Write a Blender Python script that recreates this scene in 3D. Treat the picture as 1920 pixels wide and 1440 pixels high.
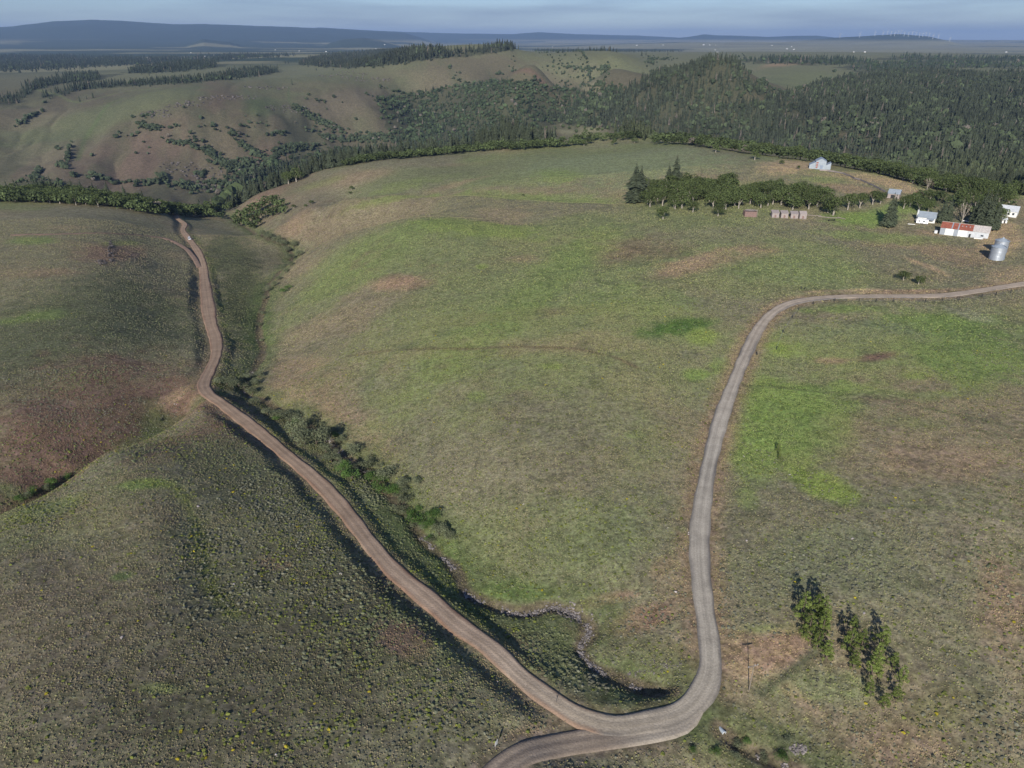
import bpy, bmesh, math, random
import numpy as np
from mathutils import Vector

for o in list(bpy.data.objects): bpy.data.objects.remove(o)
SC = bpy.context.scene
COL = SC.collection
rng = np.random.default_rng(7)
random.seed(7)

# ------------------------------------------------------------------ camera
F = 1333.0                      # focal length in pixels of the 1920 wide photograph
PITCH = math.radians(25.9)
CZ = 120.0
cam_d = bpy.data.cameras.new('camera'); cam = bpy.data.objects.new('camera', cam_d); COL.objects.link(cam)
cam.location = (0, 0, CZ); cam.rotation_euler = (math.pi/2 - PITCH, 0, 0)
cam_d.sensor_width = 36; cam_d.lens = 36*F/1920; cam_d.clip_start = 1; cam_d.clip_end = 120000
SC.camera = cam
# ------------------------------------------------------------------ sky, sun, exposure
SUN_AZ = math.radians(14.5)     # shadows fall this far east of straight ahead
SUN_EL = math.radians(25)
w = bpy.data.worlds.new("World"); SC.world = w; w.use_nodes = True
wn = w.node_tree
for n in list(wn.nodes): wn.nodes.remove(n)
sky = wn.nodes.new('ShaderNodeTexSky'); sky.sky_type = 'NISHITA'; sky.sun_disc = False
sky.sun_elevation = SUN_EL; sky.sun_rotation = math.pi + SUN_AZ
sky.altitude = 600; sky.air_density = 1.0; sky.dust_density = .6; sky.ozone_density = 2.5
bg = wn.nodes.new('ShaderNodeBackground'); bg.inputs[1].default_value = 0.085
out = wn.nodes.new('ShaderNodeOutputWorld')
_tm = wn.nodes.new('ShaderNodeMix'); _tm.data_type = 'RGBA'; _tm.blend_type = 'MULTIPLY'; _tm.inputs[0].default_value = 1
_tm.inputs[7].default_value = (.64, .74, 1.0, 1); wn.links.new(sky.outputs[0], _tm.inputs[6]); 
_tc = wn.nodes.new('ShaderNodeTexCoord'); _mp = wn.nodes.new('ShaderNodeMapping'); _mp.inputs['Scale'].default_value = (3, 3, 34); wn.links.new(_tc.outputs['Generated'], _mp.inputs[0])
_nz = wn.nodes.new('ShaderNodeTexNoise'); _nz.inputs['Scale'].default_value = 1.3; _nz.inputs['Detail'].default_value = 6; wn.links.new(_mp.outputs[0], _nz.inputs['Vector'])
_rg = wn.nodes.new('ShaderNodeMapRange'); wn.links.new(_nz.outputs['Fac'], _rg.inputs[0]); _rg.inputs[1].default_value = .42; _rg.inputs[2].default_value = .72; _rg.inputs[3].default_value = .0; _rg.inputs[4].default_value = .6
_cm = wn.nodes.new('ShaderNodeMix'); _cm.data_type = 'RGBA'; wn.links.new(_rg.outputs[0], _cm.inputs[0]); wn.links.new(_tm.outputs[2], _cm.inputs[6]); _cm.inputs[7].default_value = (2.0, 2.5, 3.7, 1)
wn.links.new(_cm.outputs[2], bg.inputs[0])
wn.links.new(bg.outputs[0], out.inputs[0])
sd = bpy.data.lights.new('sun', 'SUN'); sd.energy = 5.0; sd.angle = math.radians(.53); sd.color = (1, .94, .84)
sun = bpy.data.objects.new('sun', sd); COL.objects.link(sun)
_d = Vector((math.sin(SUN_AZ)*math.cos(SUN_EL), math.cos(SUN_AZ)*math.cos(SUN_EL), -math.sin(SUN_EL)))
sun.rotation_euler = _d.to_track_quat('-Z', 'Y').to_euler(); sun.location = (-100, -300, 400)
SC.view_settings.view_transform = 'Standard'; SC.view_settings.look = 'None'
SC.view_settings.gamma = 1; SC.view_settings.exposure = 0.30
SC.render.engine = 'CYCLES'
SC.cycles.max_bounces = 4; SC.cycles.diffuse_bounces = 2; SC.cycles.glossy_bounces = 1
SC.cycles.volume_bounces = 0

# ------------------------------------------------------------------ geometry of rays
sP, cP = math.sin(PITCH), math.cos(PITCH)
def pix_dir(px, py):
    X = (np.asarray(px, float)-960)/F; Y = (720-np.asarray(py, float))/F
    return X, cP+Y*sP, -sP+Y*cP
def to_pix(x, y, z):
    dz = z-CZ
    dep = y*cP - dz*sP; up = y*sP + dz*cP
    dep = np.maximum(dep, 1e-3)
    return 960+F*x/dep, 720-F*up/dep

# ------------------------------------------------------------------ numpy noise
def _h(ix, iy, s):
    n = (ix.astype(np.int64)*374761393 + iy.astype(np.int64)*668265263 + s*1442695041) & 0xFFFFFFFF
    n = ((n ^ (n >> 13))*1274126177) & 0xFFFFFFFF
    return ((n ^ (n >> 16)) & 0xFFFF)/65535.0
def vnoise(x, y, s=0):
    ix = np.floor(x); iy = np.floor(y); fx = x-ix; fy = y-iy
    fx = fx*fx*(3-2*fx); fy = fy*fy*(3-2*fy)
    a = _h(ix, iy, s); b = _h(ix+1, iy, s); c = _h(ix, iy+1, s); d = _h(ix+1, iy+1, s)
    return (a+(b-a)*fx)*(1-fy)+(c+(d-c)*fx)*fy
def fbm(x, y, sc, oct=4, s=0):
    v = 0; a = .5; t = 0
    for k in range(oct):
        v = v+a*vnoise(x/sc*2**k+17.3*k, y/sc*2**k-9.1*k, s+k*13); t += a; a *= .5
    return v/t

# ------------------------------------------------------------------ terrain control points
# seen ground: (column, row, elevation in metres) of the photograph's landmarks
SEEN = """
-80,1520,23 300,1520,21 600,1520,18 950,1480,14 1200,1500,10.5 1500,1520,10 2000,1520,14
1360,1385,10.5 1450,1425,10 1300,1430,11 1600,1400,12 1800,1300,15 1980,1150,18
940,1430,13.5 1100,1385,12.3 1150,1360,12 1290,1340,12 1335,1250,12.5 1320,1150,13 1310,1000,14 1330,850,15.3
1370,720,17 1430,600,19 1500,562,20 1640,555,21 1780,550,21 1890,535,22
1000,1270,11.5 850,1150,10.5 700,1020,9 600,900,7 480,800,4 385,730,1 405,650,-5 388,560,-13 380,490,-20 358,447,-24 330,408,-28
30,955,14 200,850,10 370,752,3 290,905,16 100,1000,18 400,1000,15 480,920,11 600,1100,14 300,1200,20 700,1300,16 850,1300,14.5
960,1330,13.5 100,1400,23 500,1300,18 -80,1010,15 -80,1200,21
30,938,3.5 115,888,1.5 200,842,0.5 280,797,0 340,763,0 -80,990,6
60,800,6 60,700,8 60,600,8 60,520,8 60,450,4 60,410,-1 30,380,-8 200,750,3 200,650,5 200,550,4 200,480,1 200,430,-4 200,385,-12
300,700,0 320,600,-6 320,500,-13.5 310,440,-19.5 320,405,-26 120,380,-9 -80,380,-8 -80,450,4 -80,600,8 -80,800,8
440,600,-11.5 450,500,-24 480,520,-26 430,440,-29
1260,1300,10.4 1180,1270,9.9 1090,1220,9.4 1100,1160,8.7 1040,1130,8.3 950,1140,8 880,1110,7.5 850,1060,7 800,1010,6 760,960,5 680,880,3
600,810,1 530,770,-1.5 470,740,-4 480,690,-8 490,640,-12 480,600,-15 500,540,-21 540,490,-27 545,462,-31 480,438,-35 440,412,-40 410,396,-45
560,735,1 520,600,-10 600,600,-2 600,700,2 560,510,-15 650,500,2 640,437,-4 575,472,-15 750,405,8 800,400,11 900,405,14 700,460,8
800,500,13 700,600,8 700,750,5 650,800,2 800,900,7 800,700,10 900,1000,8 900,800,12 1000,1090,8.5 1000,950,12 1000,700,15 1000,550,17
1000,450,16 1100,850,15 1150,1050,12.5 1200,900,15 1200,700,18 1250,550,20 1200,480,20 1100,420,17 1300,430,22 1400,500,21
1250,1200,11.5 1200,1150,10.5 950,1190,8.5 1050,1260,10 1140,1315,10.8 800,1060,7.6
1500,700,18 1500,900,17 1450,1100,15 1420,1200,13.5 1600,1150,16 1700,700,20 1980,800,22 1980,600,22 1700,950,19 1700,620,20 1750,1200,16
1600,480,21 1800,440,21.5 1870,490,21.5 1660,420,21.5 1500,400,22.5 1400,400,23 1250,400,21 1540,315,25 1450,330,25 1620,330,26
1720,347,27 1850,390,25 1980,420,24
500,432,-25 580,387,-12 650,368,-4 750,361,1 850,361,5 1000,369,10 1170,378,17 850,385,7 700,395,-6 600,422,-20
650,345,-8 600,340,-14 550,352,-21 850,340,3 850,310,2 850,290,2 1000,340,10 1000,300,10 1000,276,8 1200,330,18 1200,290,17 1200,264,13 1100,266,10
430,394,-43 480,365,-34 540,345,-24 600,320,-15 700,302,-6 800,292,-1 900,285,3 1300,270,16 1400,287,19 1500,299,23 1600,320,25 1720,344,26
1100,250,13 960,258,6 1200,256,10
200,345,-108 400,352,-135 60,345,-100 -80,345,-100 60,250,-60 60,180,-15 -80,190,-15 200,250,-55 200,200,-20 200,172,-5 350,300,-95 350,200,-12 350,250,-55
500,300,-110 500,230,-50 540,162,5 500,187,-15 650,250,-88 650,180,-15 600,138,12 700,290,-122 700,220,-60 800,190,-42 800,255,-100 800,132,34
950,97,81 1000,150,15 1000,190,-43 1150,150,17 1150,111,60 1250,108,50 1260,135,15
1330,112,75 1250,140,40 1150,180,-5 1050,210,-50 1380,116,72 1410,140,45 1430,170,15 1300,200,-15 1200,230,-50 1400,240,-45 1500,180,0
1600,200,-5 1700,160,15 1850,150,20 1850,200,-10 1850,260,-40 1850,320,-45 1700,290,-50 1550,260,-55 1980,150,20 1980,260,-40
1450,160,22 1450,117,45 1550,140,25 1600,127,33
1700,125,28 1900,130,25 1800,106,38 1600,97,35 2000,110,30
60,150,0 200,150,4 60,128,-5 400,122,18 600,112,20 300,116,2 1280,100,45 1000,100,70 760,112,30 780,98,45
"""
# ground hidden behind a crest: (column, distance north, elevation)
HID = """
700,532,-11 620,548,-22 800,535,0 650,655,-14 850,640,0 1000,600,8
1000,1000,-50 1200,1000,-40 1100,1150,-90 900,1050,-80 800,1150,-120 1000,1300,-110 1200,1300,-95 1350,1150,-80
1500,740,5 1500,850,-30 1500,1000,-60 1800,570,12 1800,650,-8 1750,760,-35 1650,680,5 1650,800,-30 1980,600,5 1980,750,-35
200,720,-26 200,850,-80 200,1000,-125 0,720,-22 0,850,-72 0,1000,-118 400,800,-72 400,950,-125 500,960,-90 600,1000,-80 600,1150,-122
1330,1950,20 1250,2150,-20 1400,2150,5 1150,2200,-60
"""
def parse(s): return np.array([[float(v) for v in t.split(',')] for t in s.split()])
_s = parse(SEEN); _hd = parse(HID)
X, dy, dz = pix_dir(_s[:, 0], _s[:, 1])
t = (CZ-_s[:, 2])/(-dz)
cx, cy, cz = X*t, dy*t, _s[:, 2]
hdep = _hd[:, 1]*cP+(CZ-_hd[:, 2])*sP
cx = np.r_[cx, (_hd[:, 0]-960)/F*hdep]; cy = np.r_[cy, _hd[:, 1]]; cz = np.r_[cz, _hd[:, 2]]
KU, KV = 1.0, 0.55
def uv_of(x, y):
    return np.arctan2(x, y)*KU, np.log(np.hypot(x, y))*KV
cu, cv = uv_of(cx, cy)
# plain beyond 6 km and ground under the camera
ex = []
for th in np.radians(np.arange(-50, 51, 10)):
    ex += [(th, math.log(9000)*KV, 5.0), (th, math.log(16000)*KV, 0.0), (th, math.log(40)*KV, 17.0)]
ex = np.array(ex)
cu = np.r_[cu, ex[:, 0]]; cv = np.r_[cv, ex[:, 1]]; cz = np.r_[cz, ex[:, 2]]
# elevation varies over hundreds of metres far away and metres near by: fit z as it is
def U(r2): return np.where(r2 > 1e-12, r2*np.log(np.maximum(r2, 1e-12)), 0)
N = len(cu)
A = np.zeros((N+3, N+3))
A[:N, :N] = U((cu[:, None]-cu)**2+(cv[:, None]-cv)**2)+np.eye(N)*1e-5
A[:N, N] = 1; A[:N, N+1] = cu; A[:N, N+2] = cv; A[N:, :N] = A[:N, N:].T
W = np.linalg.solve(A, np.r_[cz, 0, 0, 0])
def tps(u, v):
    r = np.empty(u.size); uf = u.ravel(); vf = v.ravel()
    for i in range(0, u.size, 20000):
        a = uf[i:i+20000, None]; b = vf[i:i+20000, None]
        r[i:i+20000] = U((a-cu)**2+(b-cv)**2) @ W[:N]+W[N]+W[N+1]*a[:, 0]+W[N+2]*b[:, 0]
    return r.reshape(u.shape)
# coarse table of the fit, then a smooth (cubic) lookup
TU0, TU1, TV0, TV1, NU, NV = math.radians(-54), math.radians(54), math.log(30)*KV, math.log(42000)*KV, 230, 300
_tu = np.linspace(TU0, TU1, NU); _tv = np.linspace(TV0, TV1, NV)
TAB = tps(*np.meshgrid(_tu, _tv, indexing='ij'))
def cub(p0, p1, p2, p3, f):
    return p1+.5*f*(p2-p0+f*(2*p0-5*p1+4*p2-p3+f*(3*(p1-p2)+p3-p0)))
def base_z(x, y):
    u, v = uv_of(x, y)
    a = np.clip((u-TU0)/(TU1-TU0)*(NU-1), 1, NU-2.001); b = np.clip((v-TV0)/(TV1-TV0)*(NV-1), 1, NV-2.001)
    i = a.astype(int); j = b.astype(int); fa = a-i; fb = b-j
    rows = [cub(TAB[i+k, j-1], TAB[i+k, j], TAB[i+k, j+1], TAB[i+k, j+2], fb) for k in (-1, 0, 1, 2)]
    return cub(*rows, fa)
def sstep(a, b, x):
    t = np.clip((x-a)/(b-a), 0, 1); return t*t*(3-2*t)
# far ranges: (distance, half depth, base row, [(column, row of the skyline)...])
RANGES = [
 (21000, 5000, [(-200, 62), (30, 50), (110, 40), (180, 38), (230, 40), (290, 44), (330, 46), (390, 46), (520, 50), (640, 55), (760, 62), (820, 80), (3000, 80)]),
 (27000, 4000, [(-400, 60), (560, 55), (600, 52), (640, 54), (760, 60), (830, 62), (960, 64), (1010, 60), (1080, 64), (1200, 67), (1260, 70), (1330, 75), (3000, 75)]),
 (24000, 2500, [(-400, 80), (1000, 80), (1230, 74), (1290, 69), (1320, 64), (1345, 66), (1390, 67), (1440, 70), (1475, 68), (1530, 67), (1560, 70), (1600, 76), (3000, 78)]),
 (17000, 2500, [(-400, 85), (1400, 85), (1560, 71), (1620, 68), (1680, 64), (1740, 68), (1775, 76), (1810, 84), (1860, 93), (3000, 98)]),
 (13000, 1500, [(-400, 96), (330, 92), (380, 72), (430, 78), (470, 92), (600, 86), (640, 74), (680, 71), (715, 76), (760, 88), (3000, 98)]),
 (14500, 2500, [(-400, 100), (900, 90), (1280, 79), (1500, 80), (1700, 84), (1800, 87), (1900, 92), (2100, 98), (3000, 99)]),
]
def far_z(x, y):
    r = np.hypot(x, y); th = np.arctan2(x, y)
    pxc = 960+F*np.tan(np.clip(th, -1.2, 1.2))*(cP+.486*sP)   # column of a far point at the horizon
    z = np.zeros_like(r)
    for k, (R, hw, prof) in enumerate(RANGES):
        p = np.array(prof, float)
        row = np.interp(pxc, p[:, 0], p[:, 1])
        Yr = (720-row)/F; s = (-sP+Yr*cP)/(cP+Yr*sP)
        # tangent of elevation per unit of y
        hgt = CZ+s*R*np.cos(np.clip(th, -1.2, 1.2))
        nz = (fbm(x, y, 1500, 5, 5+k)-.5)
        prof_r = np.exp(-((r-R)/hw)**2)
        z = np.maximum(z, np.maximum(hgt, 0)*prof_r*(1+.5*nz*sstep(0, 1, np.abs(r-R)/hw))+nz*26*prof_r*(hgt > 60))
    return z
def resample(P, step):
    P = np.array(P, float); d = np.r_[0, np.cumsum(np.hypot(*np.diff(P[:, :2], axis=0).T))]
    n = max(2, int(d[-1]/step)+1); q = np.linspace(0, d[-1], n)
    # smooth centreline through the points
    m = np.zeros_like(P); m[1:-1] = (P[2:]-P[:-2])/((d[2:]-d[:-2])[:, None]); m[0] = (P[1]-P[0])/(d[1]-d[0]); m[-1] = (P[-1]-P[-2])/(d[-1]-d[-2])
    k = np.clip(np.searchsorted(d, q, side='right')-1, 0, len(P)-2); h = (d[k+1]-d[k]); s = (q-d[k])/h
    h00 = 2*s**3-3*s**2+1; h10 = s**3-2*s**2+s; h01 = -2*s**3+3*s**2; h11 = s**3-s**2
    return h00[:, None]*P[k]+(h10*h)[:, None]*m[k]+h01[:, None]*P[k+1]+(h11*h)[:, None]*m[k+1]

def natural_z(x, y):
    r = np.hypot(x, y)
    z = base_z(x, y)
    k = sstep(5500, 9500, r)
    z = z*(1-k)+far_z(x, y)*k
    # relief the control points do not carry: gentle rolls near, gullies on the canyon walls
    z = z+(fbm(x, y, 60, 3, 1)-.5)*1.6*sstep(80, 300, r)*(1-sstep(900, 1200, r))
    z = z+(fbm(x, y, 14, 2, 2)-.5)*.5*(1-sstep(600, 900, r))
    g = sstep(1050, 1400, r)*(1-sstep(2300, 3200, r))*np.clip((35-z)/90, 0, 1)
    rid = np.abs(fbm(x+.25*y, y*.35, 150, 4, 3)-.5)*2
    z = z+(rid-.35)*30*g
    z = z+(fbm(x, y, 300, 4, 4)-.5)*10*sstep(1500, 2600, r)
    return z

def cast(px, py, zf, rmax=30000):
    """first ground point seen at a pixel (exact march along the ray)"""
    X, dy, dz = pix_dir(px, py); X = float(X); dy = float(dy); dz = float(dz)
    hl = math.hypot(X, dy)
    r = np.exp(np.linspace(math.log(60), math.log(rmax), 5000)); tt = r/hl
    h = zf(X*tt, dy*tt)-(CZ+dz*tt)
    i = np.argmax(h >= 0) if (h >= 0).any() else len(r)-1
    if i == 0: return np.array([X*tt[0], dy*tt[0], CZ+dz*tt[0]])
    f = h[i-1]/(h[i-1]-h[i]) if h[i] > h[i-1] else 0
    q = tt[i-1]+(tt[i]-tt[i-1])*f
    return np.array([X*q, dy*q, CZ+dz*q])

# ------------------------------------------------------------------ roads, creek, gully as world polylines
def world_line(pts, zf=natural_z):
    return np.array([cast(px, py, zf)[:2] for px, py in pts])
def P2(s): return [tuple(float(v) for v in t.split(',')) for t in s.split()]
MAIN_PX = P2("322,400 332,408 346,420 343,431 351,443 364,460 378,487 383,522 388,560 395,605 405,638 405,665 393,695 382,720 389,736 415,755 470,797 540,855 600,905 650,962 700,1025 745,1075 800,1120 860,1170 920,1218 980,1268 1040,1314 1090,1343 1150,1358 1210,1358 1268,1342 1308,1308 1331,1260 1330,1200 1320,1130 1313,1060 1312,1000 1318,940 1330,870 1350,790 1375,720 1400,660 1425,612 1452,583 1490,566 1550,557 1640,554 1720,555 1790,551 1890,536 2010,518")
SIDE_PX = P2("900,1475 950,1432 1000,1402 1060,1386 1120,1379 1185,1375 1240,1367 1285,1347 1312,1315")
TRACK_PX = P2("20,440 120,438 210,437 270,441 310,448 342,462 360,478 374,500")
CREEK_PX = P2("1262,1302 1225,1290 1180,1272 1130,1250 1095,1222 1088,1205 1105,1180 1098,1158 1070,1142 1035,1132 990,1143 950,1138 905,1122 872,1105 862,1080 845,1052 820,1030 795,1008 770,965 735,925 690,880 640,845 600,808 560,785 530,768 490,745 462,735 455,715 475,690 492,655 485,620 488,590 498,560 505,530 530,500 545,480 540,460 500,445 470,430 440,412 412,398")
CREEK2_PX = P2("1352,1368 1380,1390 1410,1405 1450,1424 1500,1452")
GULLY_PX = P2("-80,990 -20,962 30,938 70,915 115,888 160,863 200,842 240,820 280,797 315,776 345,760 372,744")
def path3(pts, step, smooth):
    L = resample(world_line(pts), step)
    z = natural_z(L[:, 0], L[:, 1])
    k = max(1, int(smooth/step)); ker = np.ones(2*k+1)/(2*k+1)
    zz = np.convolve(np.r_[np.full(k, z[0]), z, np.full(k, z[-1])], ker, 'valid')
    return np.c_[L, zz]
MAIN = path3(MAIN_PX, 2.0, 14); SIDE = path3(SIDE_PX, 2.0, 10); TRACK = path3(TRACK_PX, 2.5, 12)
CREEK = path3(CREEK_PX, 2.0, 6); CREEK2 = path3(CREEK2_PX, 2.0, 6); GULLY = path3(GULLY_PX, 3.0, 6)
# the side road meets the main road at its height
_dm = np.hypot(SIDE[:, :1]-MAIN[:, 0], SIDE[:, 1:2]-MAIN[:, 1]); _j = _dm.argmin(1); _dd = _dm.min(1)
_f = 1-sstep(5, 13, _dd); SIDE[:, 2] = SIDE[:, 2]*(1-_f)+(MAIN[_j, 2]-.09)*_f
for Q in (TRACK,):
    k = min(12, len(Q)); d0 = np.hypot(MAIN[:, 0]-Q[-1, 0], MAIN[:, 1]-Q[-1, 1]); zt = MAIN[np.argmin(d0), 2]
    f = np.linspace(0, 1, k); Q[-k:, 2] = Q[-k:, 2]*(1-f)+zt*f
MLEN = np.r_[0, np.cumsum(np.hypot(*np.diff(MAIN[:, :2], axis=0).T))]
def line_near(x, y, L, reach):
    """signed distance (left of travel positive), height of the line and index, for points within reach"""
    d = np.full(x.shape, 1e9); sg = np.ones(x.shape); zz = np.zeros(x.shape); ii = np.zeros(x.shape)
    bb = (x > L[:, 0].min()-reach) & (x < L[:, 0].max()+reach) & (y > L[:, 1].min()-reach) & (y < L[:, 1].max()+reach)
    idx = np.nonzero(bb.ravel())[0]
    if not len(idx): return d, zz, ii
    xs = x.ravel()[idx]; ys = y.ravel()[idx]
    # coarse cull against every 8th vertex
    C = L[::8, :2]; keep = np.zeros(len(xs), bool)
    for i in range(0, len(xs), 100000):
        dd = (xs[i:i+100000, None]-C[:, 0])**2+(ys[i:i+100000, None]-C[:, 1])**2
        keep[i:i+100000] = dd.min(1) < (reach+20)**2
    idx = idx[keep]; xs = xs[keep]; ys = ys[keep]
    D = np.empty(len(xs)); S = np.empty(len(xs)); Z = np.empty(len(xs)); I = np.empty(len(xs))
    A_, B_ = L[:-1, :2], L[1:, :2]; v = B_-A_; vv = (v**2).sum(1)
    for i in range(0, len(xs), 20000):
        px_ = xs[i:i+20000, None]-A_[:, 0]; py_ = ys[i:i+20000, None]-A_[:, 1]
        t_ = np.clip((px_*v[:, 0]+py_*v[:, 1])/vv, 0, 1)
        ex_ = px_-t_*v[:, 0]; ey_ = py_-t_*v[:, 1]; q = ex_**2+ey_**2
        j = q.argmin(1); n_ = np.arange(len(j)); tj = t_[n_, j]
        D[i:i+20000] = np.sqrt(q[n_, j]); S[i:i+20000] = np.sign(v[j, 0]*py_[n_, j]-v[j, 1]*px_[n_, j])
        Z[i:i+20000] = L[j, 2]*(1-tj)+L[j+1, 2]*tj; I[i:i+20000] = j+tj
    d.ravel()[idx] = D*S; zz.ravel()[idx] = Z; ii.ravel()[idx] = I
    return d, zz, ii
def outward(L, d):
    q = L.copy(); u = L[:, :2]/np.linalg.norm(L[:, :2], axis=1)[:, None]; q[:, :2] += u*d; return q
def crest(s_, d):
    return outward(path3([(a, b+2) for a, b in P2(s_)], 6, 6), d)
SWALES = [(crest("480,436 500,428 580,386 650,369 750,363 850,363 1000,371 1160,379", 20), 3.0, 15), (crest("530,500 560,474 640,438 700,419 750,408 800,403 900,408 960,420", 20), 2.6, 15)]
SEAM = path3(P2("290,893 330,915 360,965 375,1010 385,1060 400,1110 440,1150 500,1210"), 3, 6)
def main_hw(i):
    s = np.interp(i, np.arange(len(MAIN)), MLEN)
    u = s/MLEN[-1]
    return np.interp(u, [0, .2, .42, .5, .56, .62, .7, 1], [1.15, 1.3, 1.65, 2.1, 3.2, 1.8, 1.6, 1.5])+.2*np.sin(s*.11)+.12*np.sin(s*.53)
CURVE_I = int(np.argmin(np.hypot(*(MAIN[:, :2]-world_line([(1150, 1358)])[0]).T)))
def carve(x, y, z):
    info = {}
    # creek and gully channels
    for nm, L, dep, wd in (('creek', CREEK, .95, 2.2), ('creek2', CREEK2, .9, 1.8), ('gully', GULLY, 4.6, 8)):
        d, zz, ii = line_near(x, y, L, 30); a = np.abs(d); info[nm] = a
        if nm == 'creek':   # widen with noise, cut banks
            ww = wd*(.7+1.1*vnoise(x/9, y/9, 31))
            z = z-dep*(.5+vnoise(x/13, y/13, 33))*np.exp(-(a/ww)**2)-.4*np.exp(-(a/8)**2)
        else:
            z = z-dep*np.exp(-(a/wd)**2)
    for L, dep, wd in SWALES:
        d, _, _ = line_near(x, y, L, 40); z = z-dep*np.exp(-(d/wd)**2)*(np.abs(d) < 1e8)
    d, _, si = line_near(x, y, SEAM, 36); dd = np.where(np.abs(d) < 1e8, d, 99.); tp = sstep(0, len(SEAM)*.3, si)*(1-sstep(len(SEAM)*.55, len(SEAM)-1, si))
    z = z+tp*(-.45*np.exp(-((dd-1)/4.5)**2)+.55*np.exp(-((dd+10)/8)**2))
    for nm, L in (('main', MAIN), ('side', SIDE), ('track', TRACK)):
        d, zz, ii = line_near(x, y, L, 34); a = np.abs(d); info[nm] = d
        hw = main_hw(ii) if nm == 'main' else (2.0 if nm == 'side' else 1.5)
        hw = hw+(fbm(x, y, 5, 2, 40)-.5)*.9
        if nm == 'main':
            lf = 1-sstep(CURVE_I-16, CURVE_I-2, ii)
            bank = np.where(d < 0, -.25+.9*fbm(x, y, 20, 2, 9), -.2)*lf
            z = z+bank*np.exp(-((a-hw-2.5)/5)**2)*(a < 30)
            info['main_i'] = ii; info['main_hw'] = hw
        k = 1-sstep(0, 3.6+2.5*vnoise(x/7, y/7, 44)+2.2*(d < 0) if nm != 'track' else 1.5, a-hw-.1)
        z = z*(1-k)+(zz-.28)*k
        info[nm+'_k'] = k
    return z, info

# ------------------------------------------------------------------ the ground: one polar sheet
TH_F = np.radians(np.arange(-54, 54.001, .092))
TH_B = np.radians(np.r_[np.arange(58, 302, 8)])
THETA = np.r_[TH_F, TH_B]                       # wraps round
rr_ = [58.0]
while rr_[-1] < 45000:
    r_ = rr_[-1]
    st = 1.15/(711*math.sin(math.atan(112/r_)))
    if r_ > 850: st = min(st, .0042)
    if r_ > 2700: st = .0085
    if r_ > 12000: st = .012
    rr_.append(r_*(1+st))
RAD = np.r_[np.array([1.5, 8, 16, 26, 36, 46, 53]), np.array(rr_)]
NT, NR = len(THETA), len(RAD)
TT, RR = np.meshgrid(THETA, RAD, indexing='ij')
GX = RR*np.sin(TT); GY = RR*np.cos(TT)
wrapT = np.where(TT > math.pi, TT-2*math.pi, TT)
GZ = natural_z(GX, GY)
kb = sstep(math.radians(56), math.radians(120), np.abs(wrapT))
GZ = GZ*(1-kb)+15*kb
GZ, INFO = carve(GX, GY, GZ)
NF = len(TH_F); LR = np.log(RAD)
def gz(x, y):
    th = np.clip(np.arctan2(x, y), TH_F[0], TH_F[-1]-1e-6); lr = np.log(np.clip(np.hypot(x, y), RAD[0], RAD[-1]*.999))
    a = (th-TH_F[0])/(TH_F[1]-TH_F[0]); i = np.clip(a.astype(int) if hasattr(a, 'astype') else int(a), 0, NF-2); fa = a-i
    j = np.clip(np.searchsorted(LR, lr, side='right')-1, 0, NR-2); fb = (lr-LR[j])/(LR[j+1]-LR[j])
    return (GZ[i, j]*(1-fb)+GZ[i, j+1]*fb)*(1-fa)+(GZ[i+1, j]*(1-fb)+GZ[i+1, j+1]*fb)*fa
def at(px, py): return cast(px, py, gz)
# what the terrain itself hides
SL = (GZ-CZ)/RR; SMAX = np.maximum.accumulate(SL, axis=1)
def hidden(x, y, z):
    th = np.clip(np.arctan2(x, y), TH_F[0], TH_F[-1]); lr = np.log(np.clip(np.hypot(x, y), RAD[0], RAD[-1]))
    i = np.clip(((th-TH_F[0])/(TH_F[1]-TH_F[0])).astype(int), 0, NF-1); j = np.clip(np.searchsorted(LR, lr)-2, 0, NR-1)
    return (z-CZ)/np.exp(lr) < SMAX[i, j]-2e-4

# ------------------------------------------------------------------ mesh and object helpers
def mesh(name, V, Fc, mats, col=None, smooth=False, uv=None, fmat=None):
    """V (n,3), Fc (m,3) or (m,4) or list of such"""
    me = bpy.data.meshes.new(name)
    V = np.asarray(V, np.float32); Fl = Fc if isinstance(Fc, list) else [Fc]
    Fl = [np.asarray(f, np.int32) for f in Fl if len(f)]
    me.vertices.add(len(V)); me.vertices.foreach_set('co', V.ravel())
    nl = sum(f.size for f in Fl); nf = sum(len(f) for f in Fl)
    me.loops.add(nl); me.polygons.add(nf)
    me.loops.foreach_set('vertex_index', np.concatenate([f.ravel() for f in Fl]))
    tot = np.concatenate([np.full(len(f), f.shape[1], np.int32) for f in Fl])
    st = np.r_[0, np.cumsum(tot)[:-1]].astype(np.int32)
    me.polygons.foreach_set('loop_start', st)
    if fmat is not None: me.polygons.foreach_set('material_index', np.asarray(fmat, np.int32))
    me.polygons.foreach_set('use_smooth', np.full(nf, smooth))
    if col is not None:
        a = me.attributes.new('tint', 'FLOAT_COLOR', 'POINT')
        c = np.ones((len(V), 4), np.float32); c[:, :3] = col; a.data.foreach_set('color', c.ravel())
    if uv is not None:
        l = me.uv_layers.new(name='UVMap'); vi = np.concatenate([f.ravel() for f in Fl])
        l.data.foreach_set('uv', np.asarray(uv, np.float32)[vi].ravel())
    me.update(calc_edges=True)
    for m in (mats if isinstance(mats, (list, tuple)) else [mats]): me.materials.append(m)
    return me
def tag(o, label=None, cat=None, group=None, kind=None):
    if label: o['label'] = label
    if cat: o['category'] = cat
    if group: o['group'] = group
    if kind: o['kind'] = kind
    return o
def link(name, me, parent=None):
    o = bpy.data.objects.new(name, me); COL.objects.link(o)
    if parent: o.parent = parent
    return o
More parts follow.
